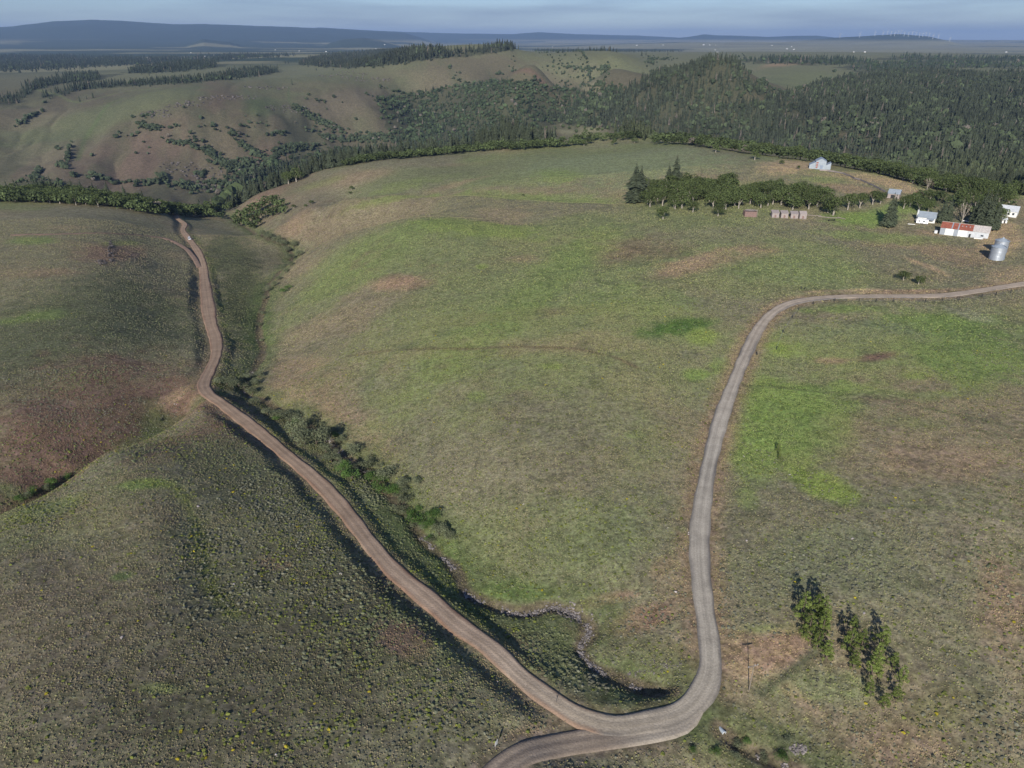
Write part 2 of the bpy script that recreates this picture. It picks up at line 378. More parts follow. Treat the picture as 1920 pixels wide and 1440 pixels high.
def empty(name, loc, rz=0, label=None, cat=None, group=None):
    o = bpy.data.objects.new(name, None); COL.objects.link(o); o.location = loc; o.rotation_euler = (0, 0, rz)
    o.empty_display_size = .5
    return tag(o, label, cat, group)

# ------------------------------------------------------------------ materials
def mat(name, rough=.9, spec=.2):
    m = bpy.data.materials.new(name); m.use_nodes = True
    b = m.node_tree.nodes['Principled BSDF']; b.inputs['Roughness'].default_value = rough
    b.inputs['Specular IOR Level'].default_value = spec
    return m, m.node_tree, b
def N_(nt, t, **k):
    n = nt.nodes.new(t)
    for a, v in k.items(): setattr(n, a, v)
    return n
def noise(nt, vec, scale, detail=3, rough=.6):
    n = N_(nt, 'ShaderNodeTexNoise'); n.inputs['Scale'].default_value = scale; n.inputs['Detail'].default_value = detail
    n.inputs['Roughness'].default_value = rough; nt.links.new(vec, n.inputs['Vector']); return n.outputs['Fac']
def ramp(nt, fac, a, b, lo=.3, hi=.7):
    r = N_(nt, 'ShaderNodeMapRange'); nt.links.new(fac, r.inputs[0])
    r.inputs[1].default_value = lo; r.inputs[2].default_value = hi; r.inputs[3].default_value = a; r.inputs[4].default_value = b
    return r.outputs[0]
def mul(nt, a, b):
    m = N_(nt, 'ShaderNodeMath', operation='MULTIPLY')
    for i, v in enumerate((a, b)):
        if isinstance(v, (int, float)): m.inputs[i].default_value = v
        else: nt.links.new(v, m.inputs[i])
    return m.outputs[0]
def scalecol(nt, c, f):
    m = N_(nt, 'ShaderNodeVectorMath', operation='SCALE')
    if isinstance(c, tuple): m.inputs[0].default_value = c[:3]
    else: nt.links.new(c, m.inputs[0])
    nt.links.new(f, m.inputs['Scale']); return m.outputs[0]
def bump(nt, b, h, dist, strength=1):
    n = N_(nt, 'ShaderNodeBump'); n.inputs['Strength'].default_value = strength; n.inputs['Distance'].default_value = dist
    nt.links.new(h, n.inputs['Height']); nt.links.new(n.outputs[0], b.inputs['Normal']); return n

M = {}
def ground_mat():
    m, nt, b = mat('ground_cover', .95, .1)
    g = N_(nt, 'ShaderNodeNewGeometry'); P = g.outputs['Position']
    at_ = N_(nt, 'ShaderNodeAttribute', attribute_name='tint')
    fine = noise(nt, P, 1.3, 3, .7); mid = noise(nt, P, .16, 4, .65)
    speck = noise(nt, P, .55, 2, .5)
    f = mul(nt, ramp(nt, fine, .55, 1.45, .3, .7), mul(nt, ramp(nt, mid, .78, 1.22), ramp(nt, speck, .75, 1.2, .35, .6)))
    c = scalecol(nt, at_.outputs['Color'], f)
    # hue drift between drier and greener tufts
    mx = N_(nt, 'ShaderNodeMix', data_type='RGBA', blend_type='MULTIPLY'); nt.links.new(ramp(nt, noise(nt, P, .45, 3), 0, 1, .35, .65), mx.inputs[0])
    nt.links.new(c, mx.inputs[6]); mx.inputs[7].default_value = (.92, 1.0, .80, 1)
    nt.links.new(mx.outputs[2], b.inputs['Base Color'])
    add = N_(nt, 'ShaderNodeMath', operation='ADD'); nt.links.new(mul(nt, fine, .35), add.inputs[0]); nt.links.new(speck, add.inputs[1])
    bump(nt, b, add.outputs[0], .34, .7)
    return m
M['ground'] = ground_mat()
def foliage_mat():
    m, nt, b = mat('foliage', .8, .15)
    at_ = N_(nt, 'ShaderNodeAttribute', attribute_name='tint'); oi = N_(nt, 'ShaderNodeObjectInfo')
    g = N_(nt, 'ShaderNodeNewGeometry')
    f = mul(nt, ramp(nt, oi.outputs['Random'], .8, 1.2, 0, 1), ramp(nt, noise(nt, g.outputs['Position'], .7, 2), .75, 1.25))
    c = scalecol(nt, at_.outputs['Color'], f)
    nt.links.new(c, b.inputs['Base Color'])
    tr = N_(nt, 'ShaderNodeBsdfTranslucent'); nt.links.new(c, tr.inputs[0])
    mx = N_(nt, 'ShaderNodeMixShader'); mx.inputs[0].default_value = .22
    o = nt.nodes['Material Output']; nt.links.new(b.outputs[0], mx.inputs[1]); nt.links.new(tr.outputs[0], mx.inputs[2]); nt.links.new(mx.outputs[0], o.inputs[0])
    return m
M['foliage'] = foliage_mat()
def flat_mat(name, col, rough=.8, spec=.3, var=.15, sc=1.5, metal=0, bmp=0):
    m, nt, b = mat(name, rough, spec); b.inputs['Metallic'].default_value = metal
    tc = N_(nt, 'ShaderNodeTexCoord'); f = ramp(nt, noise(nt, tc.outputs['Object'], sc, 4), 1-var, 1+var)
    nt.links.new(scalecol(nt, col, f), b.inputs['Base Color'])
    if bmp: bump(nt, b, noise(nt, tc.outputs['Object'], sc*3, 3), bmp)
    return m
M['bark'] = flat_mat('bark', (.11, .085, .065), var=.3, sc=3)
M['pale_bark'] = flat_mat('pale_bark', (.30, .27, .23), var=.3, sc=3)

# ------------------------------------------------------------------ ground colour: real cover, patch by patch
OLIVE = (.178, .160, .108); SAGE = (.150, .140, .098); DRYSAGE = (.195, .172, .120); GREEN = (.155, .205, .066); YGREEN = (.178, .222, .064)
DEEP = (.075, .125, .035); SOIL = (.265, .180, .130); TAN = (.34, .245, .165); PURP = (.160, .100, .082); DARKS = (.118, .108, .072)
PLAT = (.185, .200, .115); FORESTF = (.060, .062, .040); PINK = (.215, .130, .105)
PATCH = [
 # left hill beyond the left road
 (160, 600, 300, 190, (.105, .108, .068), .85, 0), (250, 790, 230, 90, PURP, .8, -12), (110, 860, 140, 60, PURP, .7, -15), (215, 475, 75, 26, PINK, .55, 0),
 (100, 510, 70, 12, SOIL, .45, 0), (70, 592, 90, 14, GREEN, .45, -5), (60, 450, 45, 8, GREEN, .5, 0), (230, 455, 40, 6, YGREEN, .35, 0),
 (200, 395, 180, 16, DRYSAGE, .7, 4), (330, 740, 60, 12, SOIL, .8, -25), (260, 830, 80, 14, (.11, .075, .06), .7, -25), (300, 812, 40, 7, DEEP, .35, -30),
 (455, 560, 50, 130, (.085, .090, .05), .8, 0), (430, 470, 50, 60, (.09, .093, .056), .8, -20),
 # near left hill
 (190, 872, 190, 20, (.20, .18, .125), .6, -28), (330, 800, 60, 20, (.21, .18, .13), .5, -25),
 (120, 1180, 260, 260, (.165, .138, .100), .9, 0), (400, 1280, 300, 200, (.145, .125, .088), .8, 0), (620, 1120, 260, 230, DARKS, .75, 0), (450, 900, 160, 90, (.11, .108, .072), .7, 25),
 (270, 908, 60, 12, GREEN, .65, 0), (80, 955, 90, 18, YGREEN, .35, -20), (230, 1080, 26, 10, DEEP, .5, -10), (760, 1200, 60, 34, PINK, .45, 25), (530, 1060, 60, 14, SOIL, .35, 10),
 (300, 1290, 40, 12, YGREEN, .3, 0), (1000, 1370, 80, 20, SOIL, .5, -20),
 # middle hill
 (740, 530, 70, 17, SOIL, .8, 0), (560, 700, 100, 70, SOIL, .42, 20), (640, 810, 130, 55, SOIL, .38, 30), (1330, 490, 130, 20, SOIL, .62, -10), (1290, 492, 60, 9, TAN, .4, -12),
 (1200, 470, 90, 28, PURP, .5, -10), (980, 590, 160, 12, PURP, .5, -5), (900, 650, 180, 20, SOIL, .25, 0), (1130, 460, 40, 30, SOIL, .3, 0), (1100, 640, 120, 30, SOIL, .2, 0),
 (1010, 530, 190, 50, GREEN, .5, -35), (860, 560, 200, 60, (.172, .185, .09), .6, -20), (1130, 540, 120, 40, (.172, .19, .09), .5, -30), (880, 425, 130, 26, YGREEN, .5, 5), (690, 480, 170, 50, GREEN, .33, -25), (1270, 612, 78, 20, DEEP, .8, -8), (1320, 630, 32, 16, YGREEN, .7, 0),
 (1310, 702, 28, 12, GREEN, .7, 0), (1350, 685, 25, 14, GREEN, .5, 0), (1030, 686, 24, 8, YGREEN, .5, 0), (892, 742, 20, 10, GREEN, .45, 0), (905, 500, 14, 6, YGREEN, .6, 0), (1190, 815, 22, 9, GREEN, .5, 0),
 (965, 1106, 75, 18, GREEN, .85, 8), (1190, 1165, 110, 30, (.225, .145, .11), .7, -18), (1130, 1125, 90, 14, (.225, .145, .11), .7, -10), (1090, 1200, 50, 14, (.18, .12, .10), .6, 30), (960, 1190, 50, 12, (.18, .12, .10), .5, 30), (1240, 1060, 40, 20, (.225, .15, .11), .5, -40), (1250, 1100, 40, 60, SOIL, .25, 0), (900, 900, 200, 100, DRYSAGE, .4, 0), (1050, 800, 150, 80, OLIVE, .6, 0),
 (1100, 1000, 180, 120, (.15, .165, .085), .6, 0), (840, 1050, 50, 30, GREEN, .35, 30), (1200, 560, 120, 40, GREEN, .3, 0), (980, 485, 40, 10, SOIL, .3, 0),
 # right field
 (1640, 650, 300, 90, (.175, .205, .085), .55, 3), (1450, 745, 70, 40, YGREEN, .6, 0), (1560, 760, 90, 40, GREEN, .6, 0), (1410, 820, 40, 60, YGREEN, .55, 0), (1480, 860, 90, 30, YGREEN, .5, 15), (1590, 725, 100, 14, GREEN, .5, 0), (1830, 720, 90, 40, GREEN, .4, 0), (1720, 740, 120, 14, GREEN, .35, 3),
 (1760, 605, 150, 24, GREEN, .6, 3), (1820, 690, 120, 40, GREEN, .55, 4), (1600, 620, 90, 20, GREEN, .45, 0), (1700, 790, 90, 16, GREEN, .3, 4), (1460, 1180, 80, 14, YGREEN, .3, 0), (1400, 930, 26, 30, GREEN, .4, 0), (1560, 1290, 130, 40, (.17, .19, .10), .5, 0), (1700, 1000, 220, 60, DRYSAGE, .5, 0), (1840, 1000, 80, 60, (.22, .185, .13), .5, 0),
 (1490, 780, 130, 62, GREEN, .7, 12), (1530, 905, 80, 26, YGREEN, .8, 22), (1420, 870, 60, 45, GREEN, .5, 0), (1460, 650, 50, 22, YGREEN, .7, 0), (1570, 580, 120, 12, GREEN, .55, 0),
 (1810, 640, 170, 60, (.14, .185, .065), .6, 5), (1720, 700, 60, 14, YGREEN, .45, 0), (1650, 668, 45, 11, PURP, .75, -5), (1560, 676, 40, 8, SOIL, .55, 0), (1760, 860, 180, 45, SOIL, .42, 0), (1640, 800, 90, 50, SOIL, .2, 0),
 (1400, 1225, 50, 45, TAN, .75, 0), (1450, 1215, 70, 40, SOIL, .8, -20), (1500, 1310, 70, 16, TAN, .35, 38), (1880, 1140, 60, 100, SOIL, .5, 0), (1700, 1390, 130, 50, SOIL, .4, 0), (1780, 1330, 110, 50, (.17, .15, .085), .5, 0),
 (1550, 1050, 200, 90, (.155, .165, .100), .5, 0), (1600, 620, 130, 30, (.15, .155, .10), .5, 0), (1820, 590, 50, 10, (.22, .21, .15), .5, 15), (1650, 750, 100, 8, PURP, .25, 4),
 # clearings in the woods
 (1590, 252, 30, 6, TAN, .7, 5), (1645, 264, 20, 5, SOIL, .7, 0), (1480, 195, 26, 5, TAN, .5, -20), (1420, 185, 26, 10, SOIL, .5, 20), (1060, 247, 26, 6, DRYSAGE, .8, 0), (1105, 246, 26, 6, DRYSAGE, .8, 0),
 # upper plateau and farm
 (1150, 310, 260, 40, PLAT, .9, -3), (800, 330, 200, 30, (.165, .165, .095), .8, -8), (1050, 330, 60, 16, YGREEN, .4, 0), (1490, 312, 75, 14, TAN, .75, 0), (1620, 332, 110, 12, TAN, .5, 8), (1540, 336, 60, 9, GREEN, .35, 0),
 (1690, 350, 60, 10, TAN, .6, 20), (1600, 355, 80, 10, SOIL, .5, 10), (1870, 442, 50, 36, TAN, .7, 0), (1890, 515, 50, 22, TAN, .5, -10), (1790, 480, 90, 20, SOIL, .4, 12), (1740, 500, 60, 5, TAN, .7, 22), (1700, 455, 90, 12, SOIL, .4, 0),
 (1620, 410, 80, 16, GREEN, .75, 0), (1700, 390, 60, 14, GREEN, .6, 0), (1650, 445, 150, 12, GREEN, .45, 3), (1480, 505, 160, 34, (.165, .19, .085), .6, 0), (1370, 440, 160, 18, (.175, .165, .105), .5, 0), (1600, 545, 110, 4, TAN, .6, 0), (1720, 546, 100, 4, SOIL, .7, -3),
 (1800, 385, 90, 30, (.07, .08, .05), .6, 10), (1760, 435, 60, 8, SOIL, .5, 0),
 # draws and second ridge
 (560, 405, 70, 30, SOIL, .5, -25), (640, 340, 100, 18, SOIL, .45, -12), (490, 375, 60, 16, SOIL, .65, -30), (650, 300, 80, 6, (.24, .16, .11), .6, -10), (860, 345, 60, 5, SOIL, .4, -15), (730, 372, 90, 8, YGREEN, .4, -3), (1000, 374, 180, 4, GREEN, .5, 1),
 (760, 345, 110, 12, YGREEN, .25, -10), (600, 345, 60, 8, YGREEN, .3, -15), (600, 375, 60, 30, DRYSAGE, .5, -20),
 # canyon walls
 (300, 300, 260, 60, (.150, .103, .086), .55, 5), (90, 260, 90, 70, (.150, .128, .092), .7, 0), (280, 185, 330, 34, (.120, .122, .074), .8, -3), (470, 200, 70, 28, (.095, .110, .058), .7, 0), (640, 190, 110, 40, (.125, .104, .080), .7, 0),
 (460, 335, 140, 45, (.145, .100, .082), .5, 0), (760, 170, 60, 26, (.13, .14, .08), .6, 0), (900, 140, 200, 34, (.130, .110, .080), .7, 0), (1130, 110, 220, 14, (.14, .135, .085), .7, 0), (1030, 170, 80, 14, (.15, .10, .08), .7, 0), (1500, 150, 120, 30, (.150, .155, .088), .8, 0), (1480, 119, 60, 5, SOIL, .6, 0),
]
def patch_world(px, py, rx, ry, ang):
    a = math.radians(ang); c = at(px, py)[:2]
    def arm(dx, dyy):
        for k in (1, -1):
            q = at(px+k*dx, py+k*dyy)[:2]; v = (q-c)*k
            e = np.linalg.norm(v); far = np.linalg.norm(c)
            if e < far*.6: return v
        return v*far*.3/max(e, 1)
    return c, arm(rx*math.cos(a), rx*math.sin(a)), arm(-ry*math.sin(a), ry*math.cos(a))
def patch_weight(x, y, c, A_, B_, wob):
    det = A_[0]*B_[1]-A_[1]*B_[0]
    if abs(det) < 1e-6: return np.zeros_like(x)
    dx = x-c[0]; dyy = y-c[1]
    u = (dx*B_[1]-dyy*B_[0])/det; v = (dyy*A_[0]-dx*A_[1])/det
    return 1-sstep(.40, 1.25, np.sqrt(u*u+v*v)+wob)
BOOST = 1.3
def patched(x, y, r, base, patches):
    """paints the patch list over an array of base values"""
    wob = (fbm(x, y, 6, 4, 60)-.5)*.9*(r < 700)+(fbm(x, y, 40, 4, 61)-.5)*.8
    c_ = base
    xr = x.ravel(); yr = y.ravel(); cf = c_.reshape(-1, c_.shape[-1]); wf = wob.ravel(); rf = r.ravel()
    for (px, py, rx, ry, col, st, ang) in patches:
        c, A_, B_ = patch_world(px, py, rx, ry, ang)
        ext = (np.abs(A_)+np.abs(B_))*1.6
        s = np.nonzero((np.abs(xr-c[0]) < ext[0]) & (np.abs(yr-c[1]) < ext[1]))[0]
        if not len(s): continue
        w_ = (patch_weight(xr[s], yr[s], c, A_, B_, wf[s])*min(1, st*BOOST))[:, None]
        cf[s] = cf[s]*(1-w_)+np.array(col)*w_
    return cf.reshape(c_.shape)
def inpoly(px, py, poly):
    p = np.array(poly, float); c = np.zeros(len(px), bool); j = len(p)-1
    for i in range(len(p)):
        with np.errstate(divide='ignore', invalid='ignore'):
            k = ((p[i, 1] > py) != (p[j, 1] > py)) & (px < (p[j, 0]-p[i, 0])*(py-p[i, 1])/(p[j, 1]-p[i, 1]+1e-12)+p[i, 0])
        c ^= k; j = i
    return c
FORESTS = [  # polygon, radius range, trees per square metre, share of conifers, conifer height, colour
 ("-60,104 30,103 200,110 330,110 420,106 560,104 420,113 300,118 200,124 100,131 -60,136", 3200, 7000, .0022, 1, (16, 26), (.036, .048, .034)),
 ("1010,218 1060,205 1150,180 1250,132 1298,112 1382,112 1388,135 1415,165 1450,185 1500,178 1540,158 1600,150 1700,132 1900,122 1980,130 1980,420 1890,392 1800,362 1700,332 1600,312 1500,292 1300,266 1240,262 1180,258 1130,240 1060,234", 640, 2700, .027, .80, (13, 22), (.054, .066, .042)),
 ("705,185 760,178 860,160 935,152 1010,160 1100,172 1160,172 1190,185 1100,215 1010,240 960,262 900,275 800,285 740,296 735,260", 900, 2500, .016, .45, (9, 16), (.045, .062, .038)),
 ("1385,113 1450,108 1620,112 1640,118 1560,122 1500,121 1400,118", 2300, 6000, .0022, .9, (14, 22), (.04, .055, .035)),
 ("1560,128 1620,118 1750,112 1900,118 1980,120 1980,128 1800,128 1640,135", 1900, 5000, .0018, .8, (12, 20), (.045, .062, .038)),
 ("1620,112 1700,106 1900,108 1980,112 1980,116 1700,112", 3000, 8000, .0010, .9, (14, 22), (.04, .055, .035)),
 ("560,121 600,108 700,100 760,93 860,97 930,86 970,90 940,97 870,106 800,112 720,124 650,127 600,124", 1500, 6500, .010, 1, (16, 26), (.045, .055, .036)),
 ("75,188 160,168 250,162 330,157 420,150 480,142 530,134 505,130 440,136 400,146 330,150 250,156 160,163 80,180", 1500, 4500, .009, 1, (14, 22), (.04, .052, .034)),
 ("-60,200 30,196 60,170 110,156 190,150 240,136 190,140 120,146 60,160 30,178 -60,190", 1400, 5500, .010, 1, (14, 22), (.04, .052, .034)),
 ("240,138 330,134 420,124 430,117 330,120 250,130", 2200, 7000, .008, 1, (14, 22), (.04, .052, .034)),
 ("1000,95 1060,88 1200,86 1290,88 1280,94 1200,95", 2600, 9000, .004, 1, (14, 22), (.038, .050, .034)),
 ("-60,350 30,345 150,350 300,362 400,378 420,398 400,405 380,400 300,392 200,378 100,370 -60,368", 660, 1150, .012, .25, (10, 16), (.045, .060, .032)),
 ("395,372 430,345 460,325 520,305 600,285 700,275 740,280 700,298 600,312 520,335 450,365 425,392", 800, 1900, .012, .6, (10, 18), (.042, .058, .034)),
 ("30,340 100,335 150,345 100,350 30,352", 900, 1600, .010, .2, (8, 12), (.045, .060, .032)),
]
def ground_colour():
    x, y, z, r = GX, GY, GZ, RR
    base = np.empty(x.shape+(3,)); base[:] = OLIVE
    far = sstep(800, 1500, r)[..., None]
    base = base*(1-far)+np.array((.108, .092, .067))*far
    pl = (sstep(1800, 2600, r)*sstep(-20, 15, z))[..., None]; base = base*(1-pl)+np.array((.150, .148, .092))*pl
    n1 = fbm(x, y, 45, 4, 70)[..., None]; n2 = fbm(x, y, 130, 4, 71)[..., None]
    near = (r < 1400)[..., None]
    base = base*(1-.28*near*sstep(.5, .7, n1))+np.array(SOIL)*.28*near*sstep(.5, .7, n1)
    base = base*(1-.4*near*sstep(.52, .68, n2))+np.array(GREEN)*.4*near*sstep(.52, .68, n2)
    base = patched(x, y, r, base, PATCH)
    # canyon walls: gullied bands of soil and scrub
    cw = (sstep(950, 1250, r)*(1-sstep(2400, 3000, r)))[..., None]
    g1 = sstep(.45, .65, fbm(x+.25*y, y*.35, 60, 4, 75))[..., None]
    base = base*(1-.35*cw*g1)+np.array((.10, .11, .065))*.35*cw*g1
    # needle and leaf litter under the woods
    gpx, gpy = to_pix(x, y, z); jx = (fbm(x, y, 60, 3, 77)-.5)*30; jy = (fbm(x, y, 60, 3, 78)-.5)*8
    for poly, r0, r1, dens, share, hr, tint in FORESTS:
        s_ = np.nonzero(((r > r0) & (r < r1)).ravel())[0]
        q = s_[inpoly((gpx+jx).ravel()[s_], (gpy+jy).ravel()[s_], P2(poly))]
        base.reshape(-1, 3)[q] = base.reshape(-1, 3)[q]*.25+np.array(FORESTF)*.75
    # plain: a patchwork of woods and fields
    lft = sstep(-.05, -.30, wrapT); fp = sstep(5200-2200*lft, 7600-3400*lft, r)[..., None]
    m1 = fbm(x*.45, y, 900, 5, 80); right = sstep(.10, .30, wrapT)
    wood = sstep(.47+.13*0, .53, m1-.20*right+.10*sstep(.05, -.3, wrapT))[..., None]
    fields = np.array((.20, .185, .12))*(.8+.4*vnoise(x/600, y/350, 81))[..., None]
    plain = fields*(1-wood)+np.array((.040, .055, .035))*wood
    mt = (sstep(60, 130, z)*(r > 9000))[..., None]
    plain = plain*(1-mt)+np.array((.035, .050, .036))*mt
    base = base*(1-fp)+plain*fp
    # verges, creek bed, gully
    c_ = base
    def lay(c_, w_, col): w_ = w_[..., None]; return c_*(1-w_)+np.array(col)*w_
    a = np.abs(INFO['main']); hw = INFO['main_hw'] if 'main_hw' in INFO else 2.6; leftr = INFO['main_i'] < CURVE_I
    vn = fbm(x, y, 7, 3, 90)
    c_ = lay(c_, (1-sstep(1, 6, a-hw))*np.where(leftr, .45, .8)*sstep(.25, .5, vn+.15), (.235, .165, .115))
    c_ = lay(c_, (1-sstep(.2, 1.4, a-hw)), np.array((.19, .145, .11)))
    gr = leftr & (INFO['main'] > 0); c_ = lay(c_, np.exp(-((a-hw-3)/2.2)**2)*gr*.7*sstep(.35, .6, vn), (.12, .145, .05))
    a = np.abs(INFO['side']); c_ = lay(c_, (1-sstep(2.5, 6, a))*.75, (.17, .135, .105))
    a = np.abs(INFO['track']); c_ = lay(c_, (1-sstep(1.2, 2.6, a))*.9, (.20, .135, .10))
    for nm in ('creek', 'creek2'):
        a = INFO[nm]; c_ = lay(c_, (1-sstep(3, 12, a+(vn-.5)*8))*.6, (.085, .115, .045)); c_ = lay(c_, (1-sstep(1.0, 2.6, a+(vn-.5)*2))*.8, (.12, .09, .07))
    c_ = lay(c_, (1-sstep(1, 6, INFO['gully']+(vn-.5)*6))*.55, (.085, .105, .05))
    for nm, pts, wd, col, st in LINES:
        L = path3(pts, 4, 4); d, _, _ = line_near(x, y, L, wd*4+4); c_ = lay(c_, np.exp(-(np.abs(d)/wd+(vn-.5)*.8)**2)*(d < 1e8)*st, col)
    return c_
LINES = [
 ('ledge', P2("650,668 760,655 880,654 960,650 1060,652 1110,660 1160,672 1192,688"), .9, (.12, .085, .06), .7),
 ('arc', P2("690,760 700,700 740,660 800,640 900,610 1000,580"), 3.0, (.13, .16, .07), .4),
 ('fieldline', P2("1395,722 1480,728 1570,737 1660,748 1760,770 1890,800"), .8, (.08, .085, .05), .6),
 ('fieldline', P2("1520,880 1590,865 1700,862 1800,880 1890,905"), 1.2, (.13, .11, .08), .5),
 ('fieldline', P2("1600,945 1700,950 1800,955 1900,975"), 1.0, (.10, .11, .06), .5),
 ('furrow', P2("1425,1300 1470,1270 1510,1235 1530,1220"), .9, (.07, .075, .05), .8),
 ('furrow', P2("1395,1340 1440,1360 1480,1410"), .8, (.07, .08, .05), .6),
 ('seam', P2("280,900 330,915 360,965 375,1010 385,1060 400,1110 440,1150"), 1.6, (.17, .19, .05), .5),
 ('canyonline', P2("145,300 160,260 180,230 205,195 230,185"), 5, (.10, .135, .055), .45),
 ('fence line', P2("542,162 541,180 548,200 560,212"), 2.5, (.09, .11, .06), .7),
 ('slope track', P2("60,165 110,178 160,190 230,172 300,165"), 6, (.16, .19, .08), .4),
]

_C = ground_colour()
def build_ground():
    idx = np.arange(NT*NR).reshape(NT, NR)
    a = idx; b = np.roll(idx, -1, axis=0)
    Q = np.stack([a[:, :-1], a[:, 1:], b[:, 1:], b[:, :-1]], -1).reshape(-1, 4)
    V = np.stack([GX, GY, GZ], -1).reshape(-1, 3)
    V = np.vstack([V, [[0, 0, 17]]]); c = NT*NR
    T3 = np.stack([np.full(NT, c), idx[:, 0], np.roll(idx, -1, axis=0)[:, 0]], -1)
    col = np.vstack([_C.reshape(-1, 3), [OLIVE]])
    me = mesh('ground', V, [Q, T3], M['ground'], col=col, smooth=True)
    o = link('ground', me); tag(o, kind='structure'); return o
build_ground()

# ------------------------------------------------------------------ road surfaces
def road_mat():
    m, nt, b = mat('gravel', .95, .15)
    at_ = N_(nt, 'ShaderNodeAttribute', attribute_name='tint'); uv = N_(nt, 'ShaderNodeUVMap')
    g = N_(nt, 'ShaderNodeNewGeometry'); P = g.outputs['Position']
    # wheel lines: noise stretched along the road
    mp = N_(nt, 'ShaderNodeMapping'); mp.inputs['Scale'].default_value = (2.2, .035, 1); nt.links.new(uv.outputs[0], mp.inputs[0])
    s = noise(nt, mp.outputs[0], 1.0, 3, .6)
    f = mul(nt, ramp(nt, s, .85, 1.13), mul(nt, ramp(nt, noise(nt, P, 3.0, 3, .7), .82, 1.18), ramp(nt, noise(nt, P, .22, 4, .7), .80, 1.16)))
    nt.links.new(scalecol(nt, at_.outputs['Color'], f), b.inputs['Base Color'])
    bump(nt, b, noise(nt, P, 2.5, 3), .08)
    return m
M['road'] = road_mat()
def road_strip(name, L, hwf, colf, lift=0.0, nx=18):
    d = np.gradient(L[:, :2], axis=0); d /= np.linalg.norm(d, axis=1)[:, None]; nrm = np.c_[-d[:, 1], d[:, 0]]
    s = np.r_[0, np.cumsum(np.hypot(*np.diff(L[:, :2], axis=0).T))]
    n = len(L); us = np.linspace(-1, 1, nx+1)
    V = np.empty((n, nx+1, 3)); UVs = np.empty((n, nx+1, 2)); C_ = np.empty((n, nx+1, 3))
    for k, u in enumerate(us):
        hw = hwf(np.arange(n, dtype=float))+.9
        off = u*hw; X_ = L[:, 0]+nrm[:, 0]*off; Y_ = L[:, 1]+nrm[:, 1]*off
        prof = .06*(1-u*u)-.55*sstep(.80, 1.0, np.abs(u)*np.ones(n))-.035*(np.exp(-((np.abs(off)-.8)/.28)**2))
        V[:, k] = np.c_[X_, Y_, L[:, 2]+prof+lift]; UVs[:, k] = np.c_[off, s]; C_[:, k] = colf(np.arange(n), off, X_, Y_)
    idx = np.arange(n*(nx+1)).reshape(n, nx+1)
    Q = np.stack([idx[:-1, :-1], idx[1:, :-1], idx[1:, 1:], idx[:-1, 1:]], -1).reshape(-1, 4)[:, ::-1]
    o = link(name, mesh(name, V.reshape(-1, 3), Q, M['road'], col=C_.reshape(-1, 3), uv=UVs.reshape(-1, 2), smooth=True))
    tag(o, kind='structure'); return o
_ri = np.array([int(np.argmin(np.hypot(*(MAIN[:, :2]-world_line([p])[0]).T))) for p in ((385, 735), (650, 962), (900, 1200), (1100, 1345), (1320, 1250), (1330, 850), (1600, 555))])
_rc = np.array([(.31, .222, .155), (.32, .232, .165), (.34, .26, .195), (.36, .30, .225), (.34, .305, .25), (.36, .325, .27), (.38, .31, .24)])
def main_col(i, off, X_, Y_):
    c = np.stack([np.interp(i, _ri, _rc[:, k]) for k in range(3)], -1)
    dark = np.where((i > _ri[4]-14)[:, None], np.array([.17, .155, .14]), np.array([.21, .13, .09]))
    hw = main_hw(np.asarray(i, float))+.9; u_ = np.abs(off)/hw
    e2 = np.clip(sstep(.5, .92, u_+(fbm(X_, Y_, 6, 3, 96)-.5)*.5)*.85*(.5+fbm(X_, Y_, 12, 2, 95)), 0, 1)[:, None]
    c = c*(1+.10*np.exp(-((np.abs(off)-.85)/.32)**2)-.10*np.exp(-(off/.35)**2)+.22*(fbm(X_, Y_, 22, 3, 97)-.5))[:, None]
    return c*(1-e2)+dark*e2
road_strip('gravel_road', MAIN, main_hw, main_col)
def side_col(i, off, X_, Y_):
    tr = np.exp(-((np.abs(off)-1.0)/.5)**2)*(1-.7*sstep(len(SIDE)*.45, len(SIDE)*.65, i))
    c = np.array([.21, .17, .135])*(1-tr[:, None])+np.array([.33, .265, .20])*tr[:, None]
    m = (sstep(len(SIDE)*.5, len(SIDE)*.72, i)*np.ones(len(i)))[:, None]*.85
    return c*(1-m)+np.array([.33, .29, .235])*m
_side_keep = SIDE
road_strip('side_track', _side_keep, lambda i: np.interp(i, [len(SIDE)*.5, len(SIDE)*.8, len(SIDE)-1], [1.7, 1.9, .5]), side_col, lift=-.035, nx=16)
road_strip('dirt_track', TRACK, lambda i: np.full(len(i), 1.0), lambda i, off, X_, Y_: np.array([.23, .16, .12])*np.ones((len(i), 1)), lift=-.03, nx=8)

# ------------------------------------------------------------------ haze: the air between here and the mountains
def build_haze():
    me = bpy.data.meshes.new('haze'); bm = bmesh.new(); bmesh.ops.create_cube(bm, size=1)
    lo = float(GZ.min())-1; hi = max(float(GZ.max()), CZ)+60
    for v in bm.verts: v.co = (v.co.x*96000, v.co.y*96000, lo if v.co.z < 0 else hi)
    bm.to_mesh(me); bm.free()
    m = bpy.data.materials.new('air'); m.use_nodes = True; nt = m.node_tree
    nt.nodes.remove(nt.nodes['Principled BSDF'])
    v = nt.nodes.new('ShaderNodeVolumePrincipled'); v.inputs['Color'].default_value = (.42, .62, 1.0, 1)
    v.inputs['Density'].default_value = 3.6e-5; v.inputs['Anisotropy'].default_value = .1
    nt.links.new(v.outputs[0], nt.nodes['Material Output'].inputs['Volume'])
    me.materials.append(m); o = link('haze', me); tag(o, kind='stuff')
build_haze()

